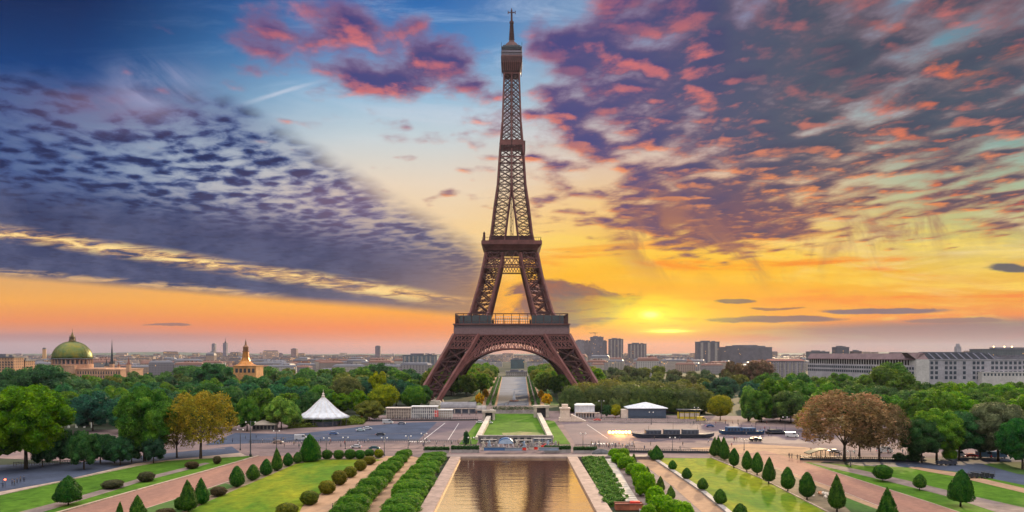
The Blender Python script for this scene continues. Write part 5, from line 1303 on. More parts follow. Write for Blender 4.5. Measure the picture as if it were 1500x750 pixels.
for i in range(48):
    for j in (0, 1):
        s0 = Lw*(i+.5)/48; z = zcw - 8 - 4.4*j; b = MB(); b.loft([[W_(s0-1.2,1.1,z-1.3),W_(s0+1.2,1.1,z-1.3),W_(s0+1.2,1.18,z-1.3),W_(s0-1.2,1.18,z-1.3)],[W_(s0-1.2,1.1,z+1.3),W_(s0+1.2,1.1,z+1.3),W_(s0+1.2,1.18,z+1.3),W_(s0-1.2,1.18,z+1.3)]]); b.build('window', M_GLASS, w2_)
# lower lavender and red roofed ranges left of it
e = block(1128, 1180, 530, 1050, 24, (.34,.31,.36), 'lavender range with red roof left of the long colonnaded wing', 'office wing', 'office_wing', bays=9)
b = MB(); w_ = XX(1180,1050)-XX(1128,1050); b.loft([[(-w_/2,-12,Z(530,1050)+1.5),(w_/2,-12,Z(530,1050)+1.5),(w_/2,12,Z(530,1050)+1.5),(-w_/2,12,Z(530,1050)+1.5)],[(-w_/2+3,-4,Z(526,1050)),(w_/2-3,-4,Z(526,1050)),(w_/2-3,4,Z(526,1050)),(-w_/2+3,4,Z(526,1050))]]); b.build('pitched_roof', M_TILE, e)
e = block(1438, 1560, 512, 1500, 40, (.10,.12,.14), 'dark industrial hall with lit roof lamps on the skyline at the far right', 'industrial hall', 'industrial_hall')
M_LAMP = emitter('warm_lamp', (1, .62, .25), 9)
for px in (1465, 1481, 1492):
    x = XX(px,1500) - (XX(1438,1500)+XX(1560,1500))/2; h0 = Z(512,1500); b = MB(); b.tube((x,0,h0+1),(x,0,h0+5),.3,.25,6); p_ = b.build('lamp_post', M_DARK, e); b = MB(); b.lathe([(.2,-1.1),(1.0,-.6),(1.15,0),(.8,.8),(.1,1.1)], (x,0,h0+6), 10); b.build('lamp', M_LAMP, p_)
b = MB(); b.box(-2.5,2.5,-3,3,0,7); b.box(-1.6,1.6,-1.6,1.6,7,10.5); o = b.build('roof_turret', M_PALE, None, loc=(XX(1403,900), 900, Z(516,900))); tag(o, 'small pale turret on the ridge behind the glazed mansard roof', 'roof turret')
# ---------------------------------------------------------------- white tent, pavilions, stalls
def cloth(name, col, rough=.6): return material(name, col, rough, .12, .5)
M_CANV = cloth('white_canvas', (.55,.57,.63)); M_RED = paint('red_paint', (.62,.03,.02), .4); M_BLUE = paint('blue_paint', (.05,.13,.30), .4)
M_YEL = paint('yellow_paint', (.60,.47,.03), .5); M_CREAM = paint('cream_paint', (.62,.52,.44), .6); M_STEEL = paint('grey_steel', (.16,.16,.18), .4, .5)
def at(px, py): g = G(px, py); g.z = .18; return g
g = at(473.5, 623); k = g.y/FP
e = empty('big_tent', g, 'large white round tent with a pointed top and flared skirt on the green bank', 'tent')
zp, ze = Z(581, g.y), Z(611.5, g.y); Rt = 39*k; n = 16; loops = []
for i in range(13):
    t = i/12; r0 = Rt*float(np.interp(t, [0,.05,.12,.25,.42,.62,.82,.94,1], [1.0,.93,.82,.65,.49,.33,.17,.07,.02])); z = ze + (zp-ze)*t
    L_ = []
    for j in range(n*4):
        a = 2*math.pi*j/(n*4); sc = 1 - .03*(1-t)*(.5-.5*math.cos(4*a*n/4)); L_.append((r0*sc*math.cos(a), r0*sc*math.sin(a)*.8, z + .25*math.cos(n*a)*(1-t)))
    loops.append(L_)
b = MB(); b.loft(loops); cv = b.build('canopy', M_CANV, e, True)
b = MB()
for j in range(n):
    a = 2*math.pi*(j+.0)/n
    for i in range(12):
        p, q = loops[i][(j*4) % (n*4)], loops[i+1][(j*4) % (n*4)]; b.beam((p[0],p[1],p[2]+.08),(q[0],q[1],q[2]+.08), .10)
b.build('seams', M_CREAM, cv)
b = MB(); b.lathe([(.9,0),(1.0,.8),(.5,1.2),(.7,1.8),(.15,2.6),(.1,4.2)], (0,0,zp-.4), 12); b.build('finial', M_CREAM, e)
for j in range(n):
    a = 2*math.pi*(j+.5)/n; b = MB(); b.tube((Rt*.9*math.cos(a), Rt*.72*math.sin(a), -.2), (Rt*.93*math.cos(a), Rt*.75*math.sin(a), ze), .18, .14, 6); b.build('pole', M_STEEL, e)
b = MB(); b.lathe([(Rt*.66,0),(Rt*.66,2.6)], (0,0,0), 32); b.build('inner_screen', M_GLASS, e)
g = at(948.5, 613); k = g.y/FP; Wp = 28*k
e = empty('dark_pavilion', g, 'blue grey walled pavilion with shallow white pyramid roof, right of the tower', 'pavilion')
zt_, zr_ = Z(599, g.y), Z(590.5, g.y)
b = MB(); b.box(-Wp, Wp*.97, 0, Wp*1.1, 0, zt_); b.build('wall', paint('slate_blue_panel', (.055,.085,.14), .5), e)
b = MB(); b.loft([[(-Wp-.9,-.9,zt_+.02),(Wp+.8,-.9,zt_+.02),(Wp+.8,Wp*1.1+.9,zt_+.02),(-Wp-.9,Wp*1.1+.9,zt_+.02)],[(-Wp-.8,-.8,zt_+.4),(Wp+.7,-.8,zt_+.4),(Wp+.7,Wp*1.1+.8,zt_+.4),(-Wp-.8,Wp*1.1+.8,zt_+.4)],[(-.4,Wp*.5,zr_),(.4,Wp*.5,zr_),(.4,Wp*.6,zr_),(-.4,Wp*.6,zr_)]]); b.build('roof', M_CANV, e)
b = MB(); b.box(-Wp-4.5, -Wp-.05, .5, 6, 0, zt_*.9); b.build('annex', M_CREAM, e)
b = MB()
for i in range(22): x = -Wp + 2*Wp*i/21; b.beam((x,-1.6,0),(x,-1.6,1.4), .14)
b.beam((-Wp,-1.6,1.4),(Wp,-1.6,1.4), .18); b.build('railing', M_DARK, e)
g = at(857, 613); k = g.y/FP
e = empty('white_booth', g, 'white two storey booth under the clipped trees right of the tower foot', 'booth')
W_h = 14*k; h = Z(592, g.y)
b = MB(); b.box(-W_h, W_h, 0, 7, 0, h-1.0); b.build('wall', M_CANV, e)
b = MB(); b.loft([[(-W_h-.4,-.4,h-.98),(W_h+.4,-.4,h-.98),(W_h+.4,7.4,h-.98),(-W_h-.4,7.4,h-.98)],[(-W_h+1,1,h),(W_h-1,1,h),(W_h-1,6,h),(-W_h+1,6,h)]]); b.build('roof', M_WHITE, e)
for i in range(7): x = -W_h + W_h*2*(i+.5)/7; b = MB(); b.box(x-.55, x+.55, -.08, -.01, .4, 3.0); b.build('window', M_GLASS, e)
b = MB(); b.box(-W_h-.3, W_h+3, -2.2, -.1, 3.5, 3.8)
for i in range(8): x = -W_h + (2*W_h+2.6)*i/7; b.beam((x,-2.1,0),(x,-2.1,3.5), .16)
b.build('canopy', M_CREAM, e)
g = at(1010, 614); k = g.y/FP
e = empty('yellow_stall', g, 'bright yellow stall under a flat dark roof, below the round clipped yellow green tree', 'stall')
w = 15*k; h = Z(600.5, g.y); b = MB(); b.box(-w, w, 0, 6, 0, h*.72); b.build('counter', M_YEL, e); b = MB(); b.box(-w-.6, w+1.4, -1, 7, h-.5, h); b.build('roof', M_DARK, e)
for i in range(5): x = -w + 2*w*i/4; b = MB(); b.beam((x,-.6,0),(x,-.6,h-.5), .28); b.build('post', M_DARK, e)
for i in range(4): x = -w + 2*w*(i+.5)/4; b = MB(); b.box(x-1.3, x+1.3, -.08, -.01, 1.4, 3.6); b.build('window', M_CREAM, e)
def frame_hall(px0, px1, base, top, depth, nx, mat, gl, label, name='glass_hall', solid=.5, people=0):
    g = at((px0+px1)/2, base); k = g.y/FP; w = (px1-px0)*k/2; h = Z(top, g.y)
    e = empty(name, g, label, 'hall')
    b = MB()
    for i in range(nx+1):
        x = -w + 2*w*i/nx; b.beam((x,0,0),(x,0,h), .32); b.beam((x,depth,0),(x,depth,h), .32); b.beam((x,0,h),(x,depth,h), .3)
    for z in (h*.45, h*.75, h): b.beam((-w,0,z),(w,0,z), .28)
    b.build('frame', mat, e)
    b = MB(); b.box(-w+.2, w-.2, .5, depth-.5, 0, h*.92); b.build('panel', gl, e)
    b = MB(); b.box(-w-.5, w+.5, -.6, depth+.5, h+.2, h+.6); b.build('roof', mat, e); return e
frame_hall(603, 640, 613.5, 597, 7, 12, M_WHITE, material('frosted_panel', (.42,.42,.45), .5, .5, .35, col2=(.10,.11,.14)), 'white framed exhibition hall with flags, left of the tower foot')
frame_hall(566, 601, 613.5, 599, 6, 14, M_CREAM, material('busy_panel', (.34,.28,.26), .6, .6, .6, col2=(.05,.05,.07)), 'low cream framed hall between the round trees and the white exhibition hall')
frame_hall(640, 662, 613, 602, 5, 7, M_WHITE, M_CREAM, 'small white stand right of the white exhibition hall')
def vault(px0, px1, base, top, depth, mat, label, name='vaulted_hall'):
    g = at((px0+px1)/2, base); k = g.y/FP; w = (px1-px0)*k/2; h = Z(top, g.y); e = empty(name, g, label, 'hall')
    ls = []
    for x in (-w, w):
        ls.append([(x, depth/2-depth/2*math.cos(math.pi*i/10), h*.45 + h*.55*math.sin(math.pi*i/10)) for i in range(11)] + [(x, depth, 0), (x, 0, 0)])
    b = MB(); b.loft(ls); b.build('shell', mat, e, False)
    n = int(w/2.2); b = MB()
    for i in range(n+1): x = -w + 2*w*i/n; b.beam((x,-.12,0),(x,-.12,h*.45), .3)
    b.beam((-w,-.15,h*.45),(w,-.15,h*.45), .4); b.build('front_frame', M_CREAM, e)
    for i in range(n):
        x = -w + 2*w*(i+.5)/n; b = MB(); b.box(x-w/n*.7, x+w/n*.7, -.06, -.01, .5, h*.38); b.build('window', M_GLASS, e)
    return e
vault(645, 697, 606, 590, 14, material('grey_shell', (.17,.16,.18), .5, .35, .2), 'long low grey vaulted hall in front of the left tower foot')
vault(697, 712, 606, 595, 10, M_STONE2, 'short pale vaulted hall right of the long grey one')
def portal(px, base, top, wpx, label):
    g = at(px, base); k = g.y/FP; w = wpx*k/2; h = Z(top, g.y); e = empty('stone_portal', g, label, 'portal')
    for s in (-1, 1): b = MB(); b.box(min(s*w, s*w*.6), max(s*w, s*w*.6), 0, 4, 0, h-1.4); b.build('pillar', M_STONE, e)
    b = MB(); b.box(-w-.5, w+.5, -.4, 4.4, h-1.38, h); b.build('lintel', M_STONE, e); b = MB(); b.box(-w*.58, w*.58, 2.5, 3.5, 0, h-1.45); b.build('recess', M_DARK, e)
portal(716, 616, 601.5, 18, 'pale stone portal at the head of the left ramp'); portal(793, 612, 594.5, 22, 'pale stone portal at the head of the right ramp')
for (a, c, lab) in (((721,607),(700,645),'pale sloping ramp wall left of the central lawn'), ((787,607),(807,645),'pale sloping ramp wall right of the central lawn')):
    A, C = G(*a), G(*c); b = MB(); d = (C-A); nn = Vector((d.y,-d.x,0)).normalized()*1.35
    b.loft([[tuple(A-nn-A), tuple(nn), (nn.x,nn.y,3.2), (-nn.x,-nn.y,3.2)], [tuple(d-nn), tuple(d+nn), (d.x+nn.x,d.y+nn.y,1.3), (d.x-nn.x,d.y-nn.y,1.3)]])
    o = b.build('ramp_wall', M_STONE, None, loc=(A.x, A.y, .2)); tag(o, lab, 'ramp')
g = at(828, 618); e = empty('stone_pedestal', g, 'tall stone pedestal with a broad flight of steps, right of the right ramp head', 'pedestal')
b = MB(); b.box(-3.6,3.6,0,7,0,2.2); b.box(-2.8,2.8,.6,6.4,2.2,7.4); b.box(-3.2,3.2,.2,6.8,7.4,8.2); b.box(-1.8,1.8,1.5,5.5,8.2,10.2); b.build('block', M_CREAM, e)
b = MB()
for i in range(8): b.box(3.7+i*1.1, 4.8+i*1.1, 0, 6, 0, 4.0-i*.5)
b.build('steps', M_CREAM, e)
# quay wall, railings, balustrades
def rail(a, c, h, n, mat, label, name='railing', cat='railing', solid=0):
    A, C = G(*a), G(*c); d = C - A; b = MB()
    for i in range(n+1): p = d*(i/n); b.beam((p.x,p.y,0),(p.x,p.y,h), .16)
    b.beam((0,0,h),(d.x,d.y,h), .18); b.beam((0,0,h*.55),(d.x,d.y,h*.55), .12)
    if solid: b.beam((0,0,solid/2),(d.x,d.y,solid/2), .5, solid)
    o = b.build(name, mat, None, loc=(A.x, A.y, .1)); return tag(o, label, cat)
rail((862,618.5),(1040,620.5),2.4,52,M_STONE2,'long pale balustrade at the far side of the right road','balustrade','balustrade',.6)
rail((545,617.5),(700,616),1.9,46,M_DARK,'dark railing along the far side of the left road','railing','railing',.7)
rail((365,650),(560,648),1.3,60,M_STEEL,'thin railing along the near side of the left road')
rail((560,648),(690,649),1.2,40,M_STEEL,'thin railing between the left road and the pool head')
rail((842,655),(930,657),1.2,30,M_STEEL,'thin railing at the near side of the right road')
rail((895,663),(1046,664.5),1.6,44,M_DARK,'dark railing on a low wall behind the right lawn','railing','railing',.9)
rail((1172,674.5),(1262,676),1.5,30,M_DARK,'black railing in front of the russet tree','railing','railing',.8)
rail((1262,675.5),(1346,677),1.5,26,M_DARK,'black railing right of the russet tree trunks','railing','railing',.8)
rail((20,683),(110,679.5),1.3,24,M_STEEL,'thin railing under the left row of dark trees')
b = MB(); A = G(88, 620); C = G(176, 619.5); b.box(0, C.x-A.x, 0, 1, 4.5, 6.2)
for i in range(9): b.box((C.x-A.x)*i/8-.5, (C.x-A.x)*i/8+.5, .2, .8, 0, 4.5)
o = b.build('white_viaduct', M_WHITE, None, loc=(A.x, 402, 0)); tag(o, 'white elevated roadway edge behind the low dark trees at the left', 'viaduct')
# low kiosk left of the tent
g = at(386, 630); e = empty('park_kiosk', g, 'pale roofed park kiosk with open front, left of the white tent', 'kiosk')
b = MB(); b.box(-6,6,0,5,0,2.6); b.build('wall', M_STONE2, e); b = MB(); b.loft([[(-7,-1,2.62),(7,-1,2.62),(7,6,2.62),(-7,6,2.62)],[(-1.5,2,5),(1.5,2,5),(1.5,3,5),(-1.5,3,5)]]); b.build('roof', M_CREAM, e)
for i in range(6): x = -5+2*i; b = MB(); b.box(x-.7,x+.7,-.08,-.01,.3,2.2); b.build('window', M_DARK, e)
# ---------------------------------------------------------------- lamps and poles
def lamp_meshes():
    a = MB(); a.lathe([(.28,0),(.30,.5),(.16,.7),(.12,3.5),(.08,8.3)], (0,0,0), 10); a.beam((-1.1,0,8.1),(1.1,0,8.1), .1)
    h = MB(); h.lathe([(.08,-.35),(.30,-.1),(.34,.1),(.12,.3)], (0,0,0), 10)
    return a.mesh('pole', M_DARK, True), h.mesh('lamp_head', M_WHITE, True)
LP, LH = lamp_meshes()
def lamp(px, py, top, label):
    g = at(px, py); e = empty('street_lamp', g, label, 'street lamp', 'lamps around the plaza'); s = (Z(top, g.y)-.2)/8.4
    o = bpy.data.objects.new('pole', LP); link(o, e); o.scale = (max(s,1), max(s,1), s)
    for x in (-1.1, 1.1): h = bpy.data.objects.new('lamp_head', LH); link(h, e); h.location = (x*max(s,1), 0, 8.0*s)
for px, py, tp, lab in [(367,669,616,'tallest dark lamp post, right of the golden tree at the road end'),(352,660,628,'lamp post left of the tallest one'),(405,662,630,'lamp post above the slender cones of the left border'),(478,659,641,'lamp post above the first round shrub'),
    (506,658,640,'lamp post above the third round shrub'),(563,668,640,'lamp post at the far end of the sandy path'),(621,660,634,'lamp post at the left end of the pool head'),(598,657,638,'lamp post over the hedge ends'),
    (535,617,597,'pole beside the red sign'),(881,614,586,'tall lamp mast right of the white booth'),(954,622,603,'thin mast in front of the dark pavilion'),(854,655,634,'lamp post on the plaza right of the pool head'),
    (1150,632,610,'lamp post beside the lime bush'),(1090,660,643,'lamp post on the sandy square'),(1246,684,660,'lamp post in front of the russet tree'),(985,662,640,'lamp post behind the right lawn'),(1020,618,596,'lamp post beside the yellow stall'),(690,662,640,'lamp post left of the fountain')]: lamp(px, py, tp, lab)
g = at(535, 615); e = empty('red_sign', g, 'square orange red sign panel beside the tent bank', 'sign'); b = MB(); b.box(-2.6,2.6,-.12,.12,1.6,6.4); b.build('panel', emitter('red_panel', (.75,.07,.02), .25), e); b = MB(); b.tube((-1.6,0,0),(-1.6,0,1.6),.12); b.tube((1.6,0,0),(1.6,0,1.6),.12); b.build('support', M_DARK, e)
g = at(639, 613.5); e = empty('red_sign', g, 'small red banner at the end of the white exhibition hall', 'banner'); b = MB(); b.box(-1.3,1.3,-.1,.1,1.0,5.2); b.build('panel', M_RED, e); b = MB(); b.tube((0,.2,0),(0,.2,6),.1); b.build('support', M_DARK, e)
g = at(753, 588); e = empty('white_fountain', g, 'white upright jet on a red base in the middle of the avenue under the arch', 'fountain'); b = MB(); b.lathe([(1.5,0),(1.8,.6),(1.0,3),(.7,5),(.35,7.6),(.08,9)], (0,0,.8), 12, lambda t,z: .12*math.sin(3*t+z)); b.build('jet', M_CANV, e, True); b = MB(); b.lathe([(4,0),(4,.7),(3.4,.8)], (0,0,0), 16); b.build('basin', M_TILE, e)
# added glowing bodies standing in for an orange streak of light on the right road
M_GLOW = emitter('orange_glow', (1.0, .42, .08), 14)
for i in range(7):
    g = at(893 + i*4.8, 637 + .4*math.sin(i*2)); e = empty('road_glow', g, 'one of the added glowing bodies for the orange light streak on the right road', 'lantern', 'added glow bodies on the right road')
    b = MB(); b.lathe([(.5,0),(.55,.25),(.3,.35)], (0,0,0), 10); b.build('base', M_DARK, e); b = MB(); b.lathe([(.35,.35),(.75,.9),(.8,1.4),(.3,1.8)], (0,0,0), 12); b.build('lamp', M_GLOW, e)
pl = bpy.data.lights.new('road_glow_light', 'POINT'); po = bpy.data.objects.new('road_glow_light', pl); link(po); po.location = G(908, 637) + Vector((0,-1,3)); pl.energy = 30000; pl.color = (1,.45,.12); pl.shadow_soft_size = 3  # added point lamp spreading the streak's warm light over the road
# ---------------------------------------------------------------- vehicles
def car_parts(kind):
    L_, W_c, H_c = {'car':(4.6,1.85,1.5),'van':(6.0,2.1,2.6),'bus':(12,2.5,3.2)}[kind]
    body = MB(); n = 9
    if kind == 'car': prof = [(-.5,.30),(-.5,.62),(-.36,.68),(-.22,1.0),(.18,1.0),(.34,.70),(.49,.60),(.5,.30)]
    elif kind == 'van': prof = [(-.5,.15),(-.5,.98),(.24,1.0),(.36,.62),(.48,.48),(.5,.15)]
    else: prof = [(-.5,.13),(-.5,.98),(.47,1.0),(.5,.5),(.5,.13)]
    def sec(y, s): return [(x*L_*(.99 if s < 1 else 1), y, z*H_c*(s if z > .66 else 1)) for x, z in prof]
    body.loft([sec(-W_c*.5, .97), sec(-W_c*.46, 1.0), sec(W_c*.46, 1.0), sec(W_c*.5, .97)])
    gl = MB()
    for s in (-1, 1):
        y = s*(W_c*.5+.012); y0, y1 = (y-.01, y) if s > 0 else (y, y+.01)
        if kind == 'car': x = [(-.32,.68),(-.21,.93),(.17,.93),(.31,.70)]
        elif kind == 'van': x = [(.08,.60),(.08,.90),(.25,.90),(.34,.62)]
        else: x = [(-.47,.50),(-.47,.88),(.46,.88),(.48,.50)]
        gl.loft([[(a*L_, y0, z*H_c) for a, z in x], [(a*L_, y1, z*H_c) for a, z in x]])
    ws = MB()
    if kind == 'car': fr = ((.335,.72),(.19,.97)); rr_ = ((-.355,.70),(-.235,.96))
    elif kind == 'van': fr = ((.352,.65),(.252,.96)); rr_ = ((-.505,.6),(-.505,.9))
    else: fr = ((.505,.5),(.483,.9)); rr_ = ((-.505,.5),(-.505,.9))
    for (a, z0), (c, z1) in (fr, rr_):
        ws.loft([[(a*L_+(.02 if a > 0 else -.02), -W_c*.42, z0*H_c+.03), (a*L_+(.02 if a > 0 else -.02), W_c*.42, z0*H_c+.03)], [(c*L_+(.02 if a > 0 else -.02), -W_c*.40, z1*H_c), (c*L_+(.02 if a > 0 else -.02), W_c*.40, z1*H_c)]], False)
    wh = MB(); wh.tube((0,-.12,0),(0,.12,0),.34,.34,14); hub = MB(); hub.tube((0,-.135,0),(0,.135,0),.18,.18,10)
    hd = MB(); hd.box(-.04,.04,-.18,.18,-.09,.09)
    return dict(body=body.mesh('body', None, False), glass=gl, L=L_, W=W_c, H=H_c, ws=ws, wheel=wh, hub=hub, hd=hd, xs=((-.31,.31) if kind != 'bus' else (-.3,.34)))
VP = {k_: car_parts(k_) for k_ in ('car','van','bus')}
M_TYRE = paint('tyre', (.015,.015,.017), .9); M_HEAD = emitter('headlight', (1,.9,.7), 3); M_TAIL = emitter('tail_light', (.8,.02,.01), 1.2)
MESHC = {}
def mesh_of(key, mb, name, mat):
    if key not in MESHC: MESHC[key] = mb.mesh(name, mat)
    return MESHC[key]
def vehicle(kind, px, py, col, rz, label, z=.18, sc=1.0, name=None, cat=None):
    g = G(px, py); p = VP[kind]; e = empty(name or {'car':'parked_car','van':'delivery_van','bus':'tour_bus'}[kind], (g.x, g.y, z), label, cat or kind, None, R(rz)); e.scale = (sc,sc,sc)
    bm_ = p['body'].copy(); bm_.materials.append(paint('car_paint', col, .3, .2, .5)); o = bpy.data.objects.new('body', bm_); link(o, e)
    link(bpy.data.objects.new('side_window', mesh_of(kind+'g', p['glass'], 'side_window', M_GLASS)), o); link(bpy.data.objects.new('windscreen', mesh_of(kind+'w', p['ws'], 'windscreen', M_GLASS)), o)
    for fx in p['xs']:
        for s in (-1, 1):
            w = bpy.data.objects.new('wheel', mesh_of(kind+'t', p['wheel'], 'wheel', M_TYRE)); link(w, e); w.location = (fx*p['L'], s*p['W']*.46, .34)
            h = bpy.data.objects.new('rim', mesh_of(kind+'r', p['hub'], 'rim', M_STEEL)); link(h, w)
    for s in (-1, 1):
        h = bpy.data.objects.new('headlight', mesh_of(kind+'h', p['hd'], 'headlight', M_HEAD)); link(h, e); h.location = (p['L']*.5, s*p['W']*.33, .5*min(p['H'],1.6))
        h = bpy.data.objects.new('tail_light', mesh_of(kind+'q', p['hd'], 'tail_light', M_TAIL)); link(h, e); h.location = (-p['L']*.5, s*p['W']*.33, .5*min(p['H'],1.6))
    return e
for a in [('van',441,645,(.55,.55,.58),8,'white van on the left road above the biggest clipped tree'),('car',488,637.5,(.06,.12,.28),14,'dark blue car with pale roof alone on the left road'),('car',528,632,(.5,.6,.62),18,'pale blue green car on the left road below the tent'),
          ('car',538,629.5,(.62,.62,.64),20,'white car ahead of the pale blue green one'),('car',548,659,(.02,.09,.10),0,'dark teal car parked behind the round shrubs'),('car',522,657,(.5,.5,.52),180,'silver car parked left of the dark teal one'),
          ('car',557,638.5,(.03,.03,.04),12,'small black car in the middle of the left road'),('car',703,620.5,(.65,.65,.66),4,'left one of two white cars by the head of the left ramp'),('car',716,621,(.60,.62,.66),2,'right one of two white cars by the head of the left ramp'),
          ('van',568,621,(.5,.5,.52),5,'white van far along the left road near the halls'),('car',588,622,(.2,.2,.24),5,'grey car far along the left road near the halls'),('car',875,617,(.62,.03,.03),0,'red car beneath the lamp mast right of the white booth'),
          ('van',1027,617,(.65,.50,.03),0,'yellow van just right of the yellow stall'),('van',1160,641,(.62,.62,.64),-25,'white van at the left edge of the russet tree'),('car',1040,626,(.05,.12,.30),0,'blue car between the two long dark boats'),
          ('car',1421,670.5,(.75,.03,.03),180,'bright red car under the deep green trees at the right'),('van',1402,670,(.45,.45,.55),0,'pale violet van left of the bright red car'),('van',1442,671,(.12,.25,.42),0,'blue van right of the bright red car'),
          ('van',1462,671.5,(.10,.20,.36),0,'darker blue van second right of the bright red car'),('car',1345,672.5,(.4,.4,.42),0,'silver car behind the black railing at the right'),('van',1296,664,(.6,.6,.62),0,'white van seen between the brown tree trunks'),
          ('car',1222,664,(.55,.55,.56),10,'white car left of the russet tree trunk'),('car',95,617,(.5,.5,.5),0,'white car on the elevated roadway at the left'),('van',166,617,(.6,.6,.62),0,'white van on the elevated roadway at the left'),
          ('car',800,656,(.6,.05,.03),30,'small red car at the right end of the fountain'),('car',407,650,(.35,.25,.2),0,'brown car at the near side of the left road')]:
    v = vehicle(*a)
    if 'elevated' in a[5]: v.location = (XX(a[1], 402.5), 402.5, 6.25)
def boat(px0, px1, base, h, col, label, ncab=3):
    g0, g1 = G(px0, base), G(px1, base); L_ = g1.x-g0.x; e = empty('tour_boat', ((g0.x+g1.x)/2, g0.y, .15), label, 'boat')
    def sec(x, w, z0, z1): return [(x,-w*.7,z0),(x,w*.7,z0),(x,w,z1),(x,-w,z1)]
    b = MB(); b.loft([sec(-L_/2, .3, 1.0, h*.55), sec(-L_*.46, 1.9, .3, h*.5), sec(-L_*.38, 3.0, 0, h*.42), sec(L_*.38, 3.0, 0, h*.42), sec(L_*.46, 1.9, .3, h*.5), sec(L_/2, .3, 1.0, h*.55)]); hl = b.build('hull', paint('boat_hull', col, .7, 0, .2), e)
    b = MB(); b.beam((-L_*.46,-2.2,h*.52),(-L_*.38,-3.05,h*.44),.15); b.beam((-L_*.38,-3.05,h*.44),(L_*.38,-3.05,h*.44),.2); b.beam((L_*.38,-3.05,h*.44),(L_*.46,-2.2,h*.52),.15); b.build('gunwale', M_STEEL, hl)
    r = random.Random(int(px0))
    for i in range(ncab):
        x0 = -L_*.34 + L_*.68*i/ncab; x1 = x0 + L_*.68/ncab*.82; zt = h*r.uniform(.72, .95)
        b = MB(); b.box(x0, x1, -2.2, 2.2, h*.42, zt); c = b.build('cabin', paint('boat_cabin', (col[0]*1.3,col[1]*1.3,col[2]*1.3), .85, 0, .1), e)
        n = max(3, int((x1-x0)/1.6))
        for j in range(n): x = x0 + (x1-x0)*(j+.5)/n; b = MB(); b.box(x-.5, x+.5, -2.28, -2.21, h*.48, zt-.5); b.build('window', M_GLASS, c)
    for i in range(3): x = -L_*.3 + L_*.3*i; b = MB(); b.tube((x,0,h*.7),(x,0,h*r.uniform(1.1,1.7)),.1,.05,6); b.build('mast', M_DARK, e)
boat(926, 1046, 641.5, 4.4, (.055,.065,.09), 'long low grey blue boat shaped craft lying across the right road', 3)
boat(1053, 1120, 636.5, 4.2, (.03,.075,.16), 'shorter dark blue tour boat with windows right of the long grey one', 2)
boat(1121, 1153, 636, 2.6, (.02,.025,.035), 'short black barge between the blue tour boat and the white van', 1)
def cart(px0, px1, base, label, n, col):
    g0, g1 = G(px0, base), G(px1, base); L_ = g1.x-g0.x; e = empty('luggage_cart', (g0.x, g0.y, .2), label, 'cart')
    b = MB(); b.box(0, L_, -1.1, 1.1, .5, .8)
    for i in range(n): x = L_*(i+.1)/n; b.box(x, x+L_/n*.8, -1.0, 1.0, .81, 1.5+.3*(i % 2))
    b.build('bed', paint('cart_paint', col, .5), e)
    b = MB()
    for i in range(n+1): b.beam((L_*i/n,-1.05,.8),(L_*i/n,-1.05,2.3), .1)
    b.beam((0,-1.05,2.3),(L_,-1.05,2.3), .1); b.build('side_rail', M_STEEL, e)
    for i in range(n): 
        for s in (-1,1): b = MB(); b.tube((L_*(i+.5)/n, s*1.1-.1, .32),(L_*(i+.5)/n, s*1.1+.1, .32), .32, .32, 12); b.build('wheel', M_TYRE, e)
cart(1416, 1454, 701, 'long black cart with rails on the blue road behind the large broad cone tree', 5, (.02,.022,.03))
cart(1372, 1400, 682, 'train of small dark carts near the bright green round tree', 4, (.035,.04,.06))
cart(1098, 1116, 647, 'small black cart on the plaza below the blue tour boat', 3, (.02,.02,.025))
# dark arched canopy left of the russet trunks
g = at(1206, 670); e = empty('arched_shelter', g, 'low dark arched shelter in front of the russet tree', 'shelter'); b = MB(); k = g.y/FP; w = 24*k
b.loft([[(x_, y_, 1.6 + 1.6*math.sin(math.pi*(i+.001)/12)) for x_, y_ in ()] or [(-w+2*w*i/12, y0, 1.5+1.7*math.sin(math.pi*i/12)) for i in range(13)] + [(w-2*w*i/12, y0, 1.2+1.7*math.sin(math.pi*i/12)) for i in range(13)] for y0 in (-2, 3)]); b.build('roof', paint('dark_green_roof', (.05,.06,.035), .7), e)
for i in range(7): x = -w + 2*w*(i+.5)/7; b = MB(); b.beam((x,-1.9,0),(x,-1.9,1.3+1.6*math.sin(math.pi*(i+.5)/7)), .2); b.build('post', M_DARK, e)
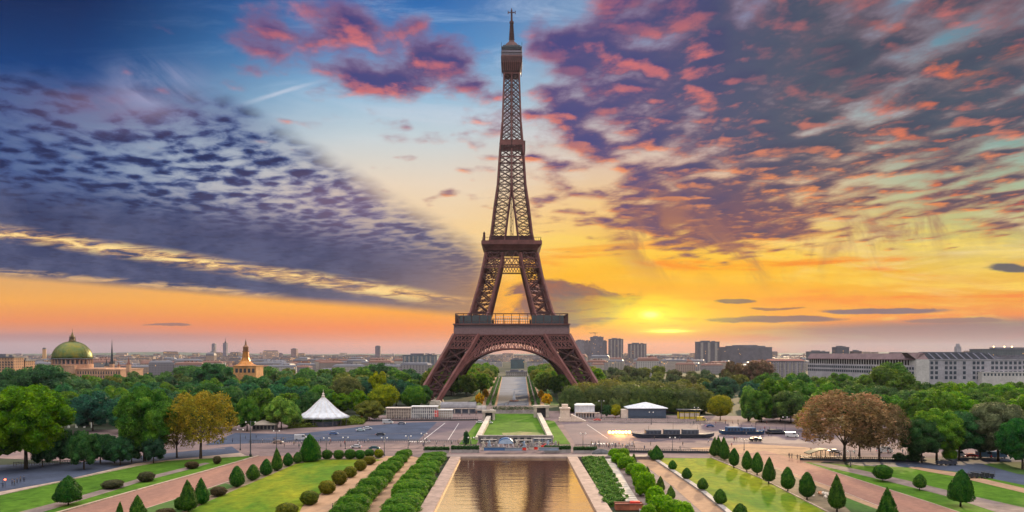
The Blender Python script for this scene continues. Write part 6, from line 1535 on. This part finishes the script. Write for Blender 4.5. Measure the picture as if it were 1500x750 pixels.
# ---------------------------------------------------------------- fountain group at the pool head
g = at(741, 659); e = empty('blue_pavilion', g, 'small pavilion with arched blue canopy on white posts at the pool head', 'pavilion'); k = g.y/FP; w = 11*k
b = MB(); b.loft([[(-w*math.cos(math.pi*i/10), y0, 2.6+2.4*math.sin(math.pi*i/10)) for i in range(11)] for y0 in (-1.5, 2.5)]); b.build('canopy', M_BLUE, e)
b = MB(); b.loft([[(-w*.92*math.cos(math.pi*i/10), y0, 2.6+2.0*math.sin(math.pi*i/10)) for i in range(11)] for y0 in (-1.62, -1.52)]); b.build('gable', paint('pale_blue', (.35,.45,.60), .5), e)
for s in (-1,-.4,.4,1): b = MB(); b.beam((s*w*.95,-1.4,0),(s*w*.95,-1.4,2.7), .25); b.build('post', M_WHITE, e)
M_PALEB = paint('pale_blue_stone', (.22,.28,.37), .6)
def statue(px, py, s, label, mat):
    g = at(px, py); e = empty('fountain_statue', g, label, 'statue', None); r = random.Random(int(px))
    b = MB(); b.box(-1*s,1*s,-.8,.8,0,1.0); b.build('plinth', M_STONE, e)
    b = MB(); b.lathe([(.7*s,1.0),(.75*s,1.5),(.45*s,2.1),(.6*s,2.7),(.3*s,3.2),(.34*s,3.5),(.1,3.9)], (0,0,0), 10, lambda t,z: .25*math.sin(2*t+z*2)); b.beam((0,0,2.6),(r.choice([-1,1])*1.0*s,0,3.3), .3); b.beam((0,0,2.5),(r.choice([-1,1])*.9*s,-.4,2.0), .28); b.build('figure', mat, e, True)
for i, px in enumerate([708, 717, 727, 757, 768, 779, 790, 803, 814]): statue(px, 660 - (i % 2), .9 + .2*(i % 3), ['pale statue at the left end of the fountain group','second pale statue of the fountain group','pale statue just left of the blue pavilion','pale statue just right of the blue pavilion','grey statue in the middle of the fountain group','pale statue right of the middle of the fountain group','bluish statue in the right half of the fountain group','large pale statue near the right end of the fountain group','last statue at the right end of the fountain group'][i], [M_STONE, M_PALEB, M_STONE2][i % 3])
def box_thing(px, py, dx, dy, dz, mat, name, label, cat, z=.18, lid=True):
    g = G(px, py); e = empty(name, (g.x, g.y, z), label, cat); b = MB(); b.box(-dx/2,dx/2,-dy/2,dy/2,0,dz); b.build('body', mat, e)
    if lid: b = MB(); b.box(-dx/2-.08,dx/2+.08,-dy/2-.08,dy/2+.08,dz+.005,dz+.16); b.build('lid', M_STEEL, e)
box_thing(768,664,1.6,1.2,1.1,M_RED,'red_crate','red crate on the pool head in the middle of the fountain group','crate',1.33)
box_thing(785,663,1.5,1.2,1.1,M_RED,'red_crate','red crate right of the one in the middle of the fountain group','crate',1.33)
box_thing(725,664.5,9,1.2,1.2,M_BLUE,'blue_barrier','long blue barrier at the left of the fountain front','barrier',1.33)
box_thing(752,664.6,7,1.2,1.0,M_PALEB,'blue_barrier','pale blue barrier left of the middle red crate','barrier',1.33)
box_thing(804,664.5,8,1.2,1.1,M_PALEB,'blue_barrier','pale blue barrier at the right of the fountain front','barrier',1.33)
def scaffold(px0, px1, base, top, label, mat):
    g = at((px0+px1)/2, base); w = (px1-px0)*g.y/FP/2; h = Z(top, g.y); e = empty('scaffold_stand', g, label, 'scaffold'); b = MB(); n = int(w/1.3)
    for i in range(n+1):
        x = -w + 2*w*i/n
        for y in (0, 2.5): b.beam((x,y,0),(x,y,h), .14)
    for j in range(4): z = h*(j+1)/4; b.beam((-w,0,z),(w,0,z),.12); b.beam((-w,2.5,z),(w,2.5,z),.12)
    for i in range(n): x = -w + 2*w*i/n; b.beam((x,0,0),(x+2*w/n,0,h), .09)
    b.build('frame', mat, e); b = MB(); b.box(-w,w,.1,2.4,h*.5,h*.5+.12); b.box(-w,w,.1,2.4,h+.02,h+.14); b.build('deck', M_STONE2, e)
scaffold(754, 780, 656, 646, 'dark scaffold stand behind the middle of the fountain group', M_DARK); scaffold(782, 808, 655, 643.5, 'pale scaffold stand behind the right half of the fountain group', M_PALEB); scaffold(704, 728, 655, 645, 'steel scaffold stand behind the left half of the fountain group', M_STEEL)
bk = G(755, 650); b = MB(); b.box(-17, 17, 0, 1.2, 0, 3.2); b.box(-17.3, 17.3, -.2, 1.4, 3.2, 3.6); e = b.build('fountain_wall', M_STONE2, None, loc=(bk.x, bk.y, .2)); tag(e, 'grey stone wall across the back of the fountain group below the central lawn', 'wall')
for i in range(11): x = -15.5 + i*3.1; b = MB(); b.box(x-.9, x+.9, -.12, -.02, .3, 2.6); b.build('niche', M_DARK, e)
g = at(881, 667); e = empty('canvas_mound', g, 'low grey canvas covered mound at the right end of the pool head', 'covered mound'); b = MB(); b.lathe([(2.5,0),(2.4,.8),(2.0,1.6),(1.2,2.2),(.2,2.5)], (0,0,0), 16, lambda t,z: .6*abs(math.cos(t))); b.build('cover', material('grey_canvas', (.09,.09,.10), .9, .3, .6), e, True); b = MB(); b.lathe([(4.2,0),(4.2,.2)], (0,0,0), 16); b.build('base', M_STONE2, e)
g = at(921, 747); e = empty('terracotta_planter', g, 'wide terracotta coloured trough at the near end of the planting bed', 'planter'); k = g.y/FP
b = MB(); b.box(-20*k, 20*k, -1.2, 1.2, 0, 1.5); b.build('trough', material('terracotta', (.36,.11,.06), .8, .35, .5), e); b = MB(); b.box(-20*k-.15, 20*k+.15, -1.35, -1.0, 1.5, 1.75); b.box(-20*k-.15, 20*k+.15, 1.0, 1.35, 1.5, 1.75); b.build('rim', M_TILE, e); b = MB(); b.box(2*k, 16*k, -.7, .7, 1.5, 2.1); b.build('cushion', M_RED, e)
g = at(1205, 727); rr = random.Random(4); b = MB()
e = empty('rock_pile', g, 'heap of pale orange stones on the brown bed between two cones of the right border', 'rock pile')
for i in range(26):
    v, f = ico((0,0,0), np.array([rr.uniform(.3,.75), rr.uniform(.3,.6), rr.uniform(.25,.5)]), 1); x, y = rr.gauss(0,1.5), rr.gauss(0,1.1); b = MB(); b.add([(p[0]+x, p[1]+y, p[2]+.25+max(0,.8-.3*math.hypot(x,y))) for p in v], f); b.build('rock', [M_CREAM, M_STONE, material('orange_stone', (.45,.22,.12), .9, .3, 1)][i % 3], e)
# ---------------------------------------------------------------- people: one skinned body per pose
def person_mesh(pose, seed):
    J = {'pel':(0,0,.95),'bel':(0,.01,1.12),'che':(0,.01,1.36),'nek':(0,.0,1.50),'hed':(0,-.02,1.60),'top':(0,-.01,1.74)}
    sw = {'stand':0,'walk':.22,'talk':.04}[pose]
    J['hl'] = (-.10,0,.90); J['kl'] = (-.11,-.05-sw*.6,.50); J['al'] = (-.12,-sw,.09); J['tl'] = (-.13,-sw-.15,.04)
    J['hr'] = (.10,0,.90); J['kr'] = (.11,-.03+sw*.5,.50); J['ar'] = (.12,sw,.10); J['tr'] = (.13,sw-.14,.04)
    J['sl'] = (-.19,.01,1.42); J['el'] = (-.25,.04+sw*.5,1.16); J['wl'] = (-.25,-.04+sw*.9,.92); J['fl'] = (-.25,-.07+sw,.83)
    J['sr'] = (.19,.01,1.42)
    if pose == 'talk': J['er'] = (.27,-.06,1.18); J['wr'] = (.17,-.27,1.24); J['fr'] = (.12,-.34,1.27)
    else: J['er'] = (.25,.02-sw*.5,1.16); J['wr'] = (.26,-.08-sw*.9,.93); J['fr'] = (.26,-.12-sw,.84)
    E = [('pel','bel'),('bel','che'),('che','nek'),('nek','hed'),('hed','top'),('pel','hl'),('hl','kl'),('kl','al'),('al','tl'),('pel','hr'),('hr','kr'),('kr','ar'),('ar','tr'),('che','sl'),('sl','el'),('el','wl'),('wl','fl'),('che','sr'),('sr','er'),('er','wr'),('wr','fr')]
    rad = dict(pel=.15,bel=.13,che=.16,nek=.06,hed=.095,top=.07,hl=.10,kl=.065,al=.045,tl=.04,hr=.10,kr=.065,ar=.045,tr=.04,sl=.065,el=.045,wl=.034,fl=.035,sr=.065,er=.045,wr=.034,fr=.035)
    ks = list(J); me = bpy.data.meshes.new('person'); me.from_pydata([J[k] for k in ks], [(ks.index(a), ks.index(b_)) for a, b_ in E], [])
    o = bpy.data.objects.new('tmp', me); COL.objects.link(o); md = o.modifiers.new('s', 'SKIN'); sv = me.skin_vertices[0].data
    for i, k in enumerate(ks): sv[i].radius = (rad[k], rad[k]*(.75 if k in ('che','bel','pel') else 1)); sv[i].use_root = (k == 'pel')
    ss = o.modifiers.new('u', 'SUBSURF'); ss.levels = 1
    dg = bpy.context.evaluated_depsgraph_get(); out = bpy.data.meshes.new_from_object(o.evaluated_get(dg)); bpy.data.objects.remove(o)
    out.name = 'person'; out.materials.clear()
    for m in (M_SKIN, M_SHIRT, M_TROUS, M_SHOE): out.materials.append(m)
    for p in out.polygons:
        c = p.center; p.use_smooth = True
        if c.z < .08: p.material_index = 3
        elif c.z < .96 and abs(c.x) < .2: p.material_index = 2
        elif c.z > 1.50 or (abs(c.x) > .2 and c.z < .95) or (pose == 'talk' and c.y < -.24): p.material_index = 0
        else: p.material_index = 1
    return out
M_SKIN = paint('skin', (.42,.25,.18), .6); M_TROUS = paint('trousers', (.035,.04,.06), .8); M_SHOE = paint('shoes', (.03,.02,.02), .6)
M_SHIRT = bpy.data.materials.new('shirt'); M_SHIRT.use_nodes = True; _n = M_SHIRT.node_tree; _o = _n.nodes.new('ShaderNodeObjectInfo'); _n.links.new(_o.outputs['Color'], _n.nodes['Principled BSDF'].inputs['Base Color'])
PM = [person_mesh('stand',0), person_mesh('walk',1), person_mesh('talk',2)]
hb = MB(); hb.lathe([(.07,-.06),(.105,.0),(.108,.06),(.08,.12),(.02,.145)], (0,0,0), 10); HAIR = [hb.mesh('hair', paint('dark_hair', (.03,.02,.015), .7), True), None]; hb2 = MB(); hb2.lathe([(.07,-.06),(.105,.0),(.108,.06),(.08,.12),(.02,.145)], (0,0,0), 10); HAIR[1] = hb2.mesh('hair', paint('fair_hair', (.20,.12,.05), .7), True)
rp = random.Random(77); SHIRTS = [(.02,.025,.04),(.05,.07,.14),(.45,.43,.42),(.30,.05,.05),(.12,.10,.09),(.03,.09,.09),(.5,.5,.55),(.25,.18,.1)]
def person(px, py, label, group, sc=1.0, dark=False, z=.18, pose=None):
    g = G(px, py); i = rp.randrange(3) if pose is None else pose
    o = bpy.data.objects.new('person', PM[i]); link(o); o.location = (g.x, g.y, z); o.rotation_euler = (0,0,rp.uniform(0,6.28)); o.scale = (sc,sc,sc)
    o.color = (*(SHIRTS[rp.choice([0,1,4])] if dark else rp.choice(SHIRTS)), 1); tag(o, label, 'person', group)
    h = bpy.data.objects.new('hair', HAIR[rp.randrange(2)]); link(h, o); h.location = (0,.012,1.66)
pairs = [(490,750,'nearest pair on the sandy path'),(517,729,'second lowest pair on the sandy path'),(538,715,'pair in the middle of the sandy path'),(555,700,'pair near the upper path end'),(574,686,'pair beside the far hedge end')]
for px, py, lab in pairs:
    k = (py-HOR)/(729-HOR); person(px-2.4*k, py, 'dark clothed person, left one of the %s' % lab.replace('of the sandy','of sandy'), 'walkers on the sandy path', 1.18, True); person(px+2.6*k, py-1, 'dark clothed person, right one of the %s' % lab, 'walkers on the sandy path', 1.1, True)
for px, py in ((4,716),(18,712),(21,713),(25,711),(30,708),(35,707)): person(px, py, 'dark clothed person in the small group on the blue road at the left edge', 'group at the left edge', 1.15, True)
for px, py in ((1156,672),(1160,672.5),(1168,674),(1172,674.5)): person(px, py, 'dark clothed person standing left of the black railing', 'group left of the black railing', 1.2, True)
def crowd(n, x0, x1, y0, y1, lab, grp, sc=1.08, z=.18):
    for _ in range(n): person(rp.uniform(x0, x1), rp.uniform(y0, y1), lab, grp, sc*rp.uniform(.95,1.08), False, z)
crowd(44, 706, 822, 650, 661, 'tiny person among the statues at the pool head', 'people at the pool head')
crowd(26, 860, 935, 652, 659, 'tiny person on the strip between the right road and the railing', 'people beside the right road')
crowd(22, 400, 560, 647, 657, 'tiny person on the pink pavement below the left road', 'people on the left pavement')
crowd(18, 565, 690, 648, 658, 'tiny person on the pavement left of the pool head', 'people left of the pool head')
crowd(18, 560, 665, 613.5, 617, 'tiny person in front of the halls at the left tower foot', 'people before the halls')
crowd(16, 940, 1090, 645, 660, 'tiny person on the right plaza in front of the long boat', 'people on the right plaza')
crowd(14, 1000, 1150, 619, 626, 'tiny person on the far side of the right plaza', 'people on the far right plaza')
crowd(12, 1185, 1330, 662, 672, 'tiny person behind the black railing under the brown trees', 'people under the brown trees')
crowd(8, 845, 930, 613.5, 617, 'tiny person between the white booth and the pavilion', 'people by the booth')
crowd(14, 1060, 1180, 630, 650, 'tiny person between the boats and the sandy square', 'people near the boats')
crowd(16, 640, 700, 604, 612, 'tiny person at the foot of the left tower leg', 'people at the tower foot')
crowd(12, 718, 785, 592, 603, 'tiny person on the avenue before the arch', 'people on the avenue')
crowd(8, 340, 420, 640, 652, 'tiny person at the left end of the left road', 'people at the left road end')
g = at(7.5, 715); e = empty('red_lantern', g, 'glowing red lantern on a short post at the left edge', 'lantern'); b = MB(); b.tube((0,0,0),(0,0,2.2),.06); b.build('post', M_DARK, e); b = MB(); b.lathe([(.1,-.25),(.34,0),(.1,.3)], (0,0,2.4), 10); b.build('lamp', emitter('red_lamp', (1,.08,.03), 9), e)
# ---------------------------------------------------------------- evening haze over the whole place
b = MB(); b.box(-25500, 25500, -25400, 25500, -1.5, 385)
hm = bpy.data.materials.new('haze'); hm.use_nodes = True; hn = hm.node_tree.nodes; hn.clear()
pvn = hn.new('ShaderNodeVolumePrincipled'); pvn.inputs['Color'].default_value = (.62, .66, .86, 1); pvn.inputs['Density'].default_value = .00002; pvn.inputs['Anisotropy'].default_value = .3
ho = hn.new('ShaderNodeOutputMaterial'); hm.node_tree.links.new(pvn.outputs[0], ho.inputs['Volume'])
hz = b.build('haze', hm); tag(hz, 'thin evening haze over the park and the city', None, None, 'stuff')
